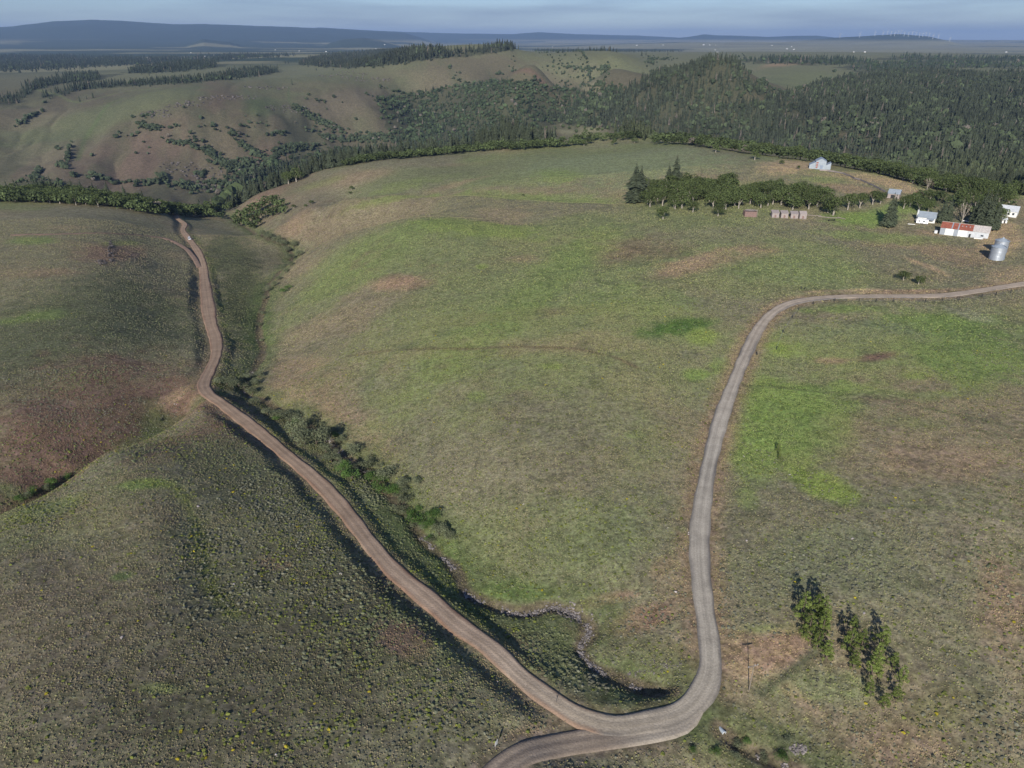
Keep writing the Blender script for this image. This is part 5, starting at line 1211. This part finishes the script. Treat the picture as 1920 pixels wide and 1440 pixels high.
# metal barn with lean-tos
A_, rz, _ = frame_from((1528, 317), (1544, 318)); c = empty('metal_barn', tuple(A_), rz, 'tall grey metal barn with side lean-tos above the bare earth', 'barn')
w_, l_, e_, p_ = 7.8, 10, 6.2, 8.3
part('wall', lambda bm: [prism(bm, [(0, -.8), (l_, -.8), (l_, e_), (0, e_)], 0, w_)] and None, 'tinpale', c)
def gab(bm, y): 
    a = [bm.verts.new(v) for v in ((0, y, e_), (w_, y, e_), (w_/2, y, p_))]; b = [bm.verts.new((v.co.x, v.co.y+.15, v.co.z)) for v in a]
    bm.faces.new(a); bm.faces.new(b[::-1]); 
    for i in range(3): bm.faces.new([a[i], a[(i+1) % 3], b[(i+1) % 3], b[i]])
part('gable_wall', lambda bm: (gab(bm, .002), gab(bm, l_-.152)), 'tinpale', c)
def br(bm):
    for s in (0, 1):
        x0, x1 = (-.35, w_/2) if s == 0 else (w_+.35, w_/2); z0 = e_-.35*(p_-e_)/(w_/2)+.04; z1 = p_+.04
        vs = [bm.verts.new(v) for v in ((x0, -.3, z0), (x1, -.3, z1), (x1, l_+.3, z1), (x0, l_+.3, z0), (x0, -.3, z0+.12), (x1, -.3, z1+.12), (x1, l_+.3, z1+.12), (x0, l_+.3, z0+.12))]
        for f in ((0, 3, 2, 1), (4, 5, 6, 7), (0, 1, 5, 4), (1, 2, 6, 5), (2, 3, 7, 6), (3, 0, 4, 7)): bm.faces.new([vs[i] for i in f])
part('roof', br, 'tinpale', c)
def lean(x0, x1, z0, z1, nm):
    def f(bm):
        vs = [bm.verts.new(v) for v in ((x0, .8, -.8), (x1, .8, -.8), (x1, l_-.5, -.8), (x0, l_-.5, -.8), (x0, .8, z0), (x1, .8, z1), (x1, l_-.5, z1), (x0, l_-.5, z0))]
        for q in ((0, 3, 2, 1), (4, 5, 6, 7), (0, 1, 5, 4), (1, 2, 6, 5), (2, 3, 7, 6), (3, 0, 4, 7)): bm.faces.new([vs[i] for i in q])
    part('lean_to', f, 'tinpale', c, nm)
lean(-4.6, -.004, 3.0, 5.4, 'left lean-to with a dark open end'); lean(w_+.004, w_+3.8, 3.2, 5.2, 'right lean-to')
part('opening', lambda bm: box(bm, -4.66, -4.602, 1.5, 5, 0, 2.4), 'dark', c)
for k in range(4): part('rusty_patch', lambda bm: box(bm, .3, 1.7+.3*(k % 2), -.05, -.003, .9+k*1.25, 1.7+k*1.25), 'rust', c)
part('door', lambda bm: box(bm, 3.4, 5.6, -.05, -.003, 0, 3.2), 'tinblue', c)
# row of four weathered sheds
def wshed(px0, px1, py, H, lb, peak=False, wall='grayboard'):
    A_, rz, L = frame_from((px0, py), (px1, py+.6)); c = empty('board_shed', tuple(A_), rz, lb, 'shed', 'four weathered board sheds in a row')
    if peak: gable(c, L, 4.2, H*.72, H, wall, 'grayboard', .15)
    else:
        part('wall', lambda bm: prism(bm, [(0, -.4), (4, -.4), (4, H*.98), (0, H*.76)], 0, L), wall, c)
        part('roof', lambda bm: prism(bm, [(-.3, H*.745), (4.2, H*.998), (4.2, H*1.03), (-.3, H*.777)], -.2, L+.2), 'grayboard', c)
    part('door', lambda bm: box(bm, L*.35, L*.62, -.06, -.003, 0, 1.9), 'brownboard', c)
    part('base_boards', lambda bm: box(bm, -.02, L+.02, -.10, -.062, -.3, .35), 'wood', c)
wshed(1447, 1460, 408.5, 3.9, 'leftmost of the four weathered grey board sheds')
wshed(1464, 1477, 409.2, 3.9, 'second from left of the four weathered board sheds')
wshed(1482, 1495.5, 410, 3.8, 'third of the four weathered board sheds, flat topped')
wshed(1499, 1511.5, 411, 4.4, 'rightmost of the four board sheds, with a peaked roof', True)
A_, rz, L = frame_from((1396, 406.5), (1418, 407.5)); c = empty('collapsing_shed', tuple(A_), rz, 'low dark brown shed with a broken grey roof before the grove', 'shed')
part('wall', lambda bm: prism(bm, [(0, -.4), (4.5, -.4), (4.5, 3.2), (0, 3.0)], 0, L), 'brownboard', c)
def rubble(bm):
    r = random.Random(5)
    for k in range(26):
        x = r.uniform(-.4, L-1); y = r.uniform(-.2, 4.4); l = r.uniform(1, 3.2); z = 3.22+r.uniform(0, .5)
        vs0 = len(bm.verts); box(bm, 0, l, 0, r.uniform(.2, .5), 0, .06); bm.verts.ensure_lookup_table()
        a = r.uniform(-.5, .5); tl = r.uniform(-.12, .16)
        for v in list(bm.verts)[vs0:]:
            X0, Y0 = v.co.x, v.co.y; v.co = (x+X0*math.cos(a)-Y0*math.sin(a), y+X0*math.sin(a)+Y0*math.cos(a), z+v.co.z+X0*tl)
part('roof', rubble, 'grayboard', c); part('leaning_post', lambda bm: prism(bm, [(0, 0), (.25, 0), (.6, 4.6), (.35, 4.6)], L+.2, L+.45), 'wood', c)
# loose rails and junk beside the sheds
for k, (a0, b0, a1, b1, lb) in enumerate([(1513, 404.5, 1540, 406, 'fallen log rail leading right from the peaked shed'), (1534, 407, 1556, 409, 'second fallen rail near the big round oak'), (1550, 409, 1578, 410, 'weathered log under the big round oak'), (1585, 412, 1570, 408, 'short log at the right end of the rail line')]):
    p, q = at(a0, b0), at(a1, b1); j = tube([p+np.array([0, 0, .35]), (p+q)/2+np.array([0, 0, .3]), q+np.array([0, 0, .4])], [.3, .28, .22])
    o = link('fallen_log', mesh('fallen_log', j[0], j[1], M['wood'], smooth=True)); tag(o, lb, 'log', 'fallen rails beside the sheds')
P = at(1559, 414); c = empty('harrow', tuple(P), .4, 'rusty dark farm harrow left in the grass by the logs', 'farm tool')
part('frame', lambda bm: [box(bm, -2, 2, y-.08, y+.08, .5, .62) for y in (-1, 0, 1)] and None, 'dark', c); part('drawbar', lambda bm: box(bm, -.08, .08, -2.6, -1.085, .45, .57), 'dark', c)
for s in (-1.8, 1.8): part('wheel', lambda bm: cyl(bm, .45, -.08, .08, 14), 'black', c).location = (s*1.18, 0, .45); c.children[-1].rotation_euler = (0, math.pi/2, 0)
# pale roofed outbuilding behind the lone conifer, red shed, farmhouse, camper, pickup, house at the edge
A_, rz, L = frame_from((1663, 371), (1685, 373)); c = empty('outbuilding', tuple(A_), rz-.05, 'outbuilding with a pale metal roof behind the lone conifer', 'outbuilding'); gable(c, L, 8, 3, 5.2, 'grayboard', 'tinpale'); part('door', lambda bm: box(bm, 2, 4, -.06, -.003, 0, 2.3), 'dark', c)
A_, rz, L = frame_from((1716, 373), (1723, 373.5)); c = empty('red_shed', tuple(A_), rz, 'small dark red shed at the corner of the farmyard', 'shed'); gable(c, max(L, 3), 3.2, 3, 4.2, 'redwood', 'redwood', .2); part('window', lambda bm: box(bm, 1, 1.9, -.06, -.003, 1.5, 2.3), 'offwhite', c)
A_, rz, L = frame_from((1719, 416), (1752, 419)); c = empty('farmhouse', tuple(A_), rz, 'white farmhouse with a pale blue metal roof among trees', 'house'); gable(c, L, 9, 3.0, 5.6, 'white', 'tinpale')
part('gable_end', lambda bm: prism(bm, [(.3, 0), (8.7, 0), (8.7, 2.9), (4.5, 5.2), (.3, 2.9)], -.07, -.004), 'redwood', c, 'faded red gable end')
part('chimney', lambda bm: box(bm, -.9, -.1, 2.2, 3.0, 0, 6.6), 'offwhite', c, 'white chimney at the left gable')
for q in (.25, .45, .65): part('window', lambda bm: box(bm, q*L, q*L+1.2, -.07, -.003, 1.1, 2.2), 'glass', c)
part('porch_roof', lambda bm: prism(bm, [(-2.6, 2.2), (-.36, 2.9), (-.36, 3.0), (-2.6, 2.3)], L*.55, L*.95), 'tinpale', c)
P = at(1717, 419.5); c = empty('camper_trailer', tuple(P), rz+.02, 'white camper trailer parked in front of the farmhouse', 'camper')
part('body', lambda bm: prism(bm, [(0, .5), (2.3, .5), (2.3, 2.6), (2.1, 2.8), (.2, 2.8), (0, 2.6)], 0, 6.2), 'carwhite', c)
for q in (1.0, 3.4): part('window', lambda bm: box(bm, q, q+1.1, -.04, -.003, 1.5, 2.1), 'glass', c)
part('door', lambda bm: box(bm, 5.0, 5.6, -.04, -.003, .6, 2.3), 'offwhite', c)
for x_ in (2.6, 3.5):
    o = part('wheel', lambda bm: cyl(bm, .36, 0, .2, 16), 'black', c); o.location = (x_, .15, .36); o.rotation_euler = (math.pi/2, 0, 0)
part('tow_bar', lambda bm: box(bm, -1.2, -.004, 1.05, 1.2, .45, .55), 'dark', c)
p, q = at(1702, 420.5), at(1716, 421.5); j = tube([p+np.array([0, 0, .2]), q+np.array([0, 0, .2])], [.22, .18], 8)
o = link('white_pipe', mesh('white_pipe', j[0], j[1], M['white'], smooth=True)); tag(o, 'long white pipe lying on the grass left of the camper', 'pipe')
def vehicle(nm, P, rz, lb, cat, L=4.8, W=1.9, H=1.75, pickup=False, group=None):
    c = empty(nm, tuple(P), rz, lb, cat, group); b0, b1 = .38, .98
    def body(bm):
        prof = [(-L/2, b0), (L/2, b0), (L/2+.02, b0+.35), (L/2-.15, b1-.06), (L*.18, b1), (-L/2+.05, b1+.05), (-L/2-.02, b0+.3)]
        a = [bm.verts.new((x, -W/2, z)) for x, z in prof]; b = [bm.verts.new((x, W/2, z)) for x, z in prof]; n = len(prof)
        bm.faces.new(a); bm.faces.new(b[::-1])
        for i in range(n): bm.faces.new([a[(i+1) % n], a[i], b[i], b[(i+1) % n]])
    part('body', body, 'carwhite', c)
    xr = -L*.05 if pickup else -L/2+.12
    def cab(bm, ins, z1, z0=b1-.02):
        lo = [(xr-ins*0, -W/2+.06), (L*.20, -W/2+.06), (L*.20, W/2-.06), (xr, W/2-.06)]; hi = [(xr+.18, -W/2+.20), (L*.04, -W/2+.20), (L*.04, W/2-.20), (xr+.18, W/2-.20)]
        a = [bm.verts.new((x, y, z0)) for x, y in lo]; b = [bm.verts.new((x, y, z1)) for x, y in hi]
        bm.faces.new(a[::-1]); bm.faces.new(b)
        for i in range(4): bm.faces.new([a[i], a[(i+1) % 4], b[(i+1) % 4], b[i]])
    part('windows', lambda bm: cab(bm, 0, H-.08), 'glass', c)
    part('roof', lambda bm: box(bm, xr+.14, L*.06, -W/2+.18, W/2-.18, H-.078, H), 'carwhite', c)
    for sx in (-L*.31, L*.31):
        for sy in (-W/2+.02, W/2-.02):
            o = part('wheel', lambda bm: cyl(bm, .37, -.12, .12, 18), 'black', c); o.location = (sx, sy, .37); o.rotation_euler = (math.pi/2, 0, 0)
            h = bpy.data.objects.new('rim', None) if 0 else part('rim', lambda bm: cyl(bm, .2, -.13, .13, 12), 'tin', o)
    for sy in (-.62, .62): part('headlight', lambda bm: box(bm, L/2-.06, L/2+.03, sy-.16, sy+.16, .66, .82), 'tinpale', c)
    part('bumper', lambda bm: box(bm, L/2+.022, L/2+.14, -W/2+.1, W/2-.1, .36, .52), 'dark', c)
    if pickup: part('bed_liner', lambda bm: box(bm, -L/2+.12, -L*.08, -W/2+.12, W/2-.12, b1+.03, b1+.08), 'dark', c)
    return c
i0 = int(np.argmin(np.hypot(*(MAIN[:, :2]-at(357, 450)[:2]).T))); d_ = MAIN[i0+2, :2]-MAIN[i0-2, :2]
vehicle('parked_car', (MAIN[i0, 0], MAIN[i0, 1], MAIN[i0, 2]+.05), math.atan2(d_[1], d_[0]), 'small white sport utility vehicle driving on the dirt road over the left hill', 'car')
vehicle('pickup_truck', at(1813, 416.5), -.5, 'white pickup truck behind the long metal shed', 'truck', 5.4, 2, 1.85, True)
A_, rz, L = frame_from((1872, 404), (1893, 407)); c = empty('white_house', tuple(A_), rz, 'white house with a pale roof at the right edge of the farm', 'house'); gable(c, 9, 8, 3.2, 5.8, 'white', 'offwhite')
for q in (1.2, 4.2, 6.6): part('window', lambda bm: box(bm, q, q+1.1, -.07, -.003, 1.2, 2.4), 'glass', c)
P = at(1878, 418.5); c = empty('garden_shed', tuple(P), -.3, 'tiny white hut below the white house at the right edge', 'shed'); gable(c, 2.6, 2.6, 2.0, 2.9, 'white', 'offwhite', .15); part('door', lambda bm: box(bm, .9, 1.7, -.05, -.003, 0, 1.8), 'dark', c)
# poles, posts, signs
def pole(px, py, h, lb, arm=True, r_=.09, grp=None):
    P = at(px, py); c = empty('utility_pole', tuple(P), .3, lb, 'utility pole', grp)
    j = tube([(0, 0, -.3), (0, 0, h)], [r_, r_*.7], 8); link('pole', mesh('pole', j[0], j[1], M['wood'], smooth=True), c)
    if arm:
        part('cross_arm', lambda bm: box(bm, -1.1, 1.1, .11, .23, h-.9, h-.76), 'wood', c)
        for x_ in (-.95, 0.4, .95): part('insulator', lambda bm: cyl(bm, .05, h-.758, h-.6, 8, None, x_, .17), 'offwhite', c)
pole(1404, 1296, 7.0, 'dark wooden utility pole standing on the bare earth beside the road bend')
pole(1873, 429, 8.5, 'wooden pole in the yard behind the grain bins', False)
P = at(1041, 1322); c = empty('road_marker', tuple(P), 0, 'thin leaning marker post at the edge of the dirt road', 'marker post')
j = tube([(0, 0, -.2), (.28, .2, 2.4)], [.05, .04], 6); link('post', mesh('post', j[0], j[1], M['wood']), c); part('reflector', lambda bm: box(bm, .22, .36, .1, .14, 2.0, 2.3), 'dark', c)
P = at(929, 1405); c = empty('road_sign', tuple(P), 0, 'small white road sign on a post in the sagebrush beside the side track', 'sign')
j = tube([(0, 0, -.2), (0, 0, 1.9)], [.045, .045], 6); link('post', mesh('post', j[0], j[1], M['wood']), c)
o = part('sign_panel', lambda bm: box(bm, -.42, .42, -.085, -.05, .95, 1.9), 'white', c); o.rotation_euler = (0, .15, 1.05)
P = at(1353, 1370); c = empty('culvert', tuple(P), 0, 'pale metal culvert end below the outside of the road bend', 'culvert')
j = tube([(-.3, .6, .0), (.4, -.5, -.05)], [.38, .38], 16); link('pipe', mesh('pipe', j[0], j[1], M['tinpale'], smooth=True), c)
j = tube([(.34, -.42, -.04), (.4, -.52, -.05)], [.41, .42], 16); link('collar', mesh('collar', j[0], j[1], M['white'], smooth=True), c)
# wire fence round the green field
FP = [(1418, 666), (1456, 655), (1468, 624), (1485, 597), (1497, 582), (1524.5, 571), (1564, 565), (1611, 565), (1642, 566), (1674, 566.5), (1704, 567), (1734, 567), (1766, 565), (1798, 562.5), (1840, 557), (1867, 553), (1895, 549)]
c = empty('wire_fence', tuple(at(1524.5, 571)), 0, 'wire fence on dark wooden posts along the inside of the road curve', 'fence'); o0 = np.array(c.location)
pts = [at(a, b)-o0 for a, b in FP]
for k, p in enumerate(pts):
    h = 1.45; lean_ = .12*math.sin(k*2.3)
    j = tube([p+np.array([0, 0, -.3]), p+np.array([lean_, 0, h])], [.13, .11], 7); V, Fc = j
    if k % 3 != 1:
        b2 = tube([p+np.array([.7, .1, -.2]), p+np.array([.1+lean_, 0, h*.85])], [.08, .07], 5); V, Fc = join([j, b2])
    link('post', mesh('post', V, Fc, M['dark'], smooth=True), c)
for zz_ in (.5, 1.2):
    j = tube([p+np.array([0, .12, zz_]) for p in pts], [.012]*len(pts), 4); link('wire', mesh('wire', j[0], j[1], M['tin']), c)
for a, b, lb in ((1502, 543, 'left of two short dark posts in the pasture above the road curve'), (1509, 543, 'right of two short dark posts in the pasture above the road curve')):
    P = at(a, b); j = tube([(0, 0, -.2), (0, 0, 1.5)], [.16, .14], 7); o = link('fence_post', mesh('fence_post', j[0], j[1], M['dark'], smooth=True)); o.location = P; tag(o, lb, 'post')
c = empty('board_fence', tuple(at(1560, 318)), 0, 'low old board fence running below the metal barn to the outbuilding', 'fence'); o0 = np.array(c.location)
BF = [at(a, b)-o0 for a, b in P2("1536,320.5 1550,321.5 1565,323.5 1580,326.5 1592,331 1602,336 1612,338.5 1625,344 1638,350 1652,357 1660,361")]
for k in range(len(BF)-1):
    p, q = BF[k], BF[k+1]; d = (q-p)/max(np.linalg.norm(q-p), 1e-6)
    V = np.array([p+[0, 0, .3], q+[0, 0, .3], q+[0, 0, 1.3], p+[0, 0, 1.3], p+[0, .12, .3], q+[0, .12, .3], q+[0, .12, 1.3], p+[0, .12, 1.3]])
    link('boards', mesh('boards', V, np.array([(0, 1, 2, 3), (5, 4, 7, 6), (3, 2, 6, 7), (0, 4, 5, 1)]), M['grayboard']), c)
    j = tube([p+np.array([0, -.14, -.2]), p+np.array([0, -.14, 1.6])], [.12, .11], 6); link('post', mesh('post', j[0], j[1], M['wood']), c)

# ------------------------------------------------------------------ stones of the creek bed, outcrops
def rocks():
    Pn = []; S = []; T_ = []
    def along(L, i0, i1, n, wd, s0, s1):
        for k in range(n):
            f = random.uniform(i0, i1); i = int(f); p = L[i, :2]+(L[min(i+1, len(L)-1), :2]-L[i, :2])*(f-i)
            q = p+np.random.default_rng(k*7+n).normal(size=2)*wd; s_ = random.uniform(s0, s1); 
            if vnoise(np.array([q[0]/4]), np.array([q[1]/4]), 88)[0] < .36: continue
            Pn.append((q[0], q[1], float(gz(q[0], q[1]))+s_*.2)); S.append((s_, s_*random.uniform(.5, .8)))
            g = random.uniform(.07, .30); T_.append((g*1.04, g*.93, g*.88))
    ix = lambda px, py: int(np.argmin(np.hypot(*(CREEK[:, :2]-at(px, py)[:2]).T)))
    a, b, c_, d = ix(1205, 1282), ix(1098, 1158), ix(1035, 1132), ix(795, 1008)
    along(CREEK, min(a, d), max(a, d), 1500, .42, .07, .28); along(CREEK, min(b, c_), max(b, c_), 160, 1.1, .10, .30)
    e, f = ix(700, 890), ix(600, 808); along(CREEK, min(e, f), max(e, f), 140, .6, .15, .4); e, f = ix(490, 745), ix(475, 690); along(CREEK, min(e, f), max(e, f), 120, .7, .15, .4)
    along(CREEK2, 3, len(CREEK2)-2, 220, .4, .08, .30)
    def pile(px, py, rx, ry, n, s0, s1, g0=.10, g1=.28):
        c, A_, B_ = patch_world(px, py, rx, ry, 0)
        for k in range(n):
            q = random.random()*6.28; d = math.sqrt(random.random()); p = c+A_*d*math.cos(q)+B_*d*math.sin(q); s_ = random.uniform(s0, s1)
            Pn.append((p[0], p[1], float(gz(p[0], p[1]))+s_*.15)); S.append((s_, s_*.7)); g = random.uniform(g0, g1); T_.append((g*1.05, g*.93, g*.88))
    pile(1497, 1405, 16, 10, 70, .08, .3); pile(1240, 1245, 40, 8, 40, .08, .22, .08, .18); pile(1200, 1262, 30, 6, 30, .08, .22, .08, .2)
    pile(208, 470, 6, 22, 60, .4, 1.0, .05, .12); pile(190, 492, 12, 4, 30, .4, .9, .06, .14)
    for k, (a, b) in enumerate(P2("230,1196 440,1095 520,1415 935,1280 822,1257 640,1075 370,950 1395,855 1480,890 1600,1010 1250,990 1290,1000 1265,1110 980,945 1400,1015 1620,1150 330,758")): pile(a, b, 3, 2, 2, .15, .3, .3, .45)
    for a, b, rx, ry, n in ((340, 196, 60, 6, 60), (430, 183, 60, 5, 60), (500, 165, 40, 3, 40), (640, 140, 50, 6, 50), (400, 350, 40, 12, 120), (540, 205, 40, 8, 60), (290, 215, 30, 8, 50), (690, 150, 50, 4, 40), (360, 320, 60, 14, 70)): pile(a, b, rx, ry, n, 1.0, 3.2, .06, .13)
    Pn_, S_, T2 = np.array(Pn), np.array(S), np.array(T_)
    protos = []
    for i in range(5):
        r = np.random.default_rng(400+i); V = ICO1[0]*(1+.24*r.normal(size=(12, 1))); protos.append((V, ICO1[1], .85+.3*r.random(12)))
    V, Fc, C = scatter(protos, Pn_, S_, rng.random(len(Pn_))*6.28, T2)
    m, nt, b = mat('stone', .9, .2); at_ = N_(nt, 'ShaderNodeAttribute', attribute_name='tint'); nt.links.new(at_.outputs['Color'], b.inputs['Base Color'])
    o = link('stones', mesh('stones', V, Fc, m, col=C)); tag(o, 'pale stones filling the creek bed and dark rubble on the slopes', 'stones', kind='stuff')
rocks()

# ------------------------------------------------------------------ far farms and wind turbines
FARMS = P2("357,99 400,104 470,105 383,106 310,108 515,94 703,92 713,92 720,84 828,85 1193,78 1243,78 1035,81 1318,83 1330,82 1341,83 1447,82 1340,94 1344,98 1487,93 1483,88 1474,92 1600,98 1620,98 1885,98 560,96 610,97")
for k, (a, b) in enumerate(FARMS):
    P = at(a, b); D = math.hypot(P[0], P[1]); 
    if D > 12500: P = P*np.array([12500/D, 12500/D, 1]); P[2] = float(gz(P[0], P[1])); D = 12500
    s = D/1333*random.uniform(1.6, 3.4)*.8; s = min(max(s, 9), 46)
    where = 'on the left valley floor' if a < 620 else 'on the plain behind the wooded hill' if a < 900 else 'on the distant plain near the middle' if a < 1290 else 'on the open plateau right of centre' if a < 1560 else 'on the far right plateau'
    c = empty('farm_building', tuple(P), random.uniform(-.5, .5), random.choice(['tiny white farm building ', 'small pale farm roof ', 'bright white barn ', 'distant whitish shed '])+where, 'farm building', 'tiny farm buildings on the distant plain')
    gable(c, s, s*.45, s*.16+1.5, s*.28+1.5, 'white', 'offwhite', .4)
TURB = [(1655, 69), (1663, 69), (1670, 69), (1677, 68), (1683, 68), (1688, 68), (1695, 68), (1703, 70), (1710, 71), (1717, 71), (1724, 71), (1730, 72), (1736, 72), (1742, 73), (1750, 74), (1760, 77), (1640, 72), (1612, 74), (1575, 77), (1783, 84)]
for k, (a, b) in enumerate(TURB):
    th = math.atan((a-960)/F/(cP+.49*sP)); R = 16200+400*math.sin(k*1.7); x, y = R*math.sin(th), R*math.cos(th); z = float(gz(x, y)); h = 62
    bm = bmesh.new(); cyl(bm, 3.6, -8, h, 10, 2.2); box(bm, -2.5, 2.5, -6, 5, h, h+5); a0 = k*1.3
    for j in range(3):
        q = a0+j*2.0944; c_, s_ = math.cos(q), math.sin(q)
        vs = [bm.verts.new((c_*u-s_*v, yy, h+2.5+s_*u+c_*v)) for yy in (-8, -6.5) for u, v in ((1, -1.6), (38, -.6), (38, .6), (10, 2.4))]
        for f in ((0, 1, 2, 3), (7, 6, 5, 4), (0, 4, 5, 1), (1, 5, 6, 2), (2, 6, 7, 3), (3, 7, 4, 0)): bm.faces.new([vs[i] for i in f])
    me = bpy.data.meshes.new('wind_turbine'); bm.to_mesh(me); bm.free(); me.materials.append(M['offwhite'])
    o = link('wind_turbine', me); o.location = (x, y, z); o.rotation_euler = (0, 0, .3); tag(o, 'white wind turbine '+('in the dense row on' if a > 1650 and a < 1755 else 'apart from the dense row on')+' the far right ridge', 'wind turbine', 'wind turbines on the distant ridge')
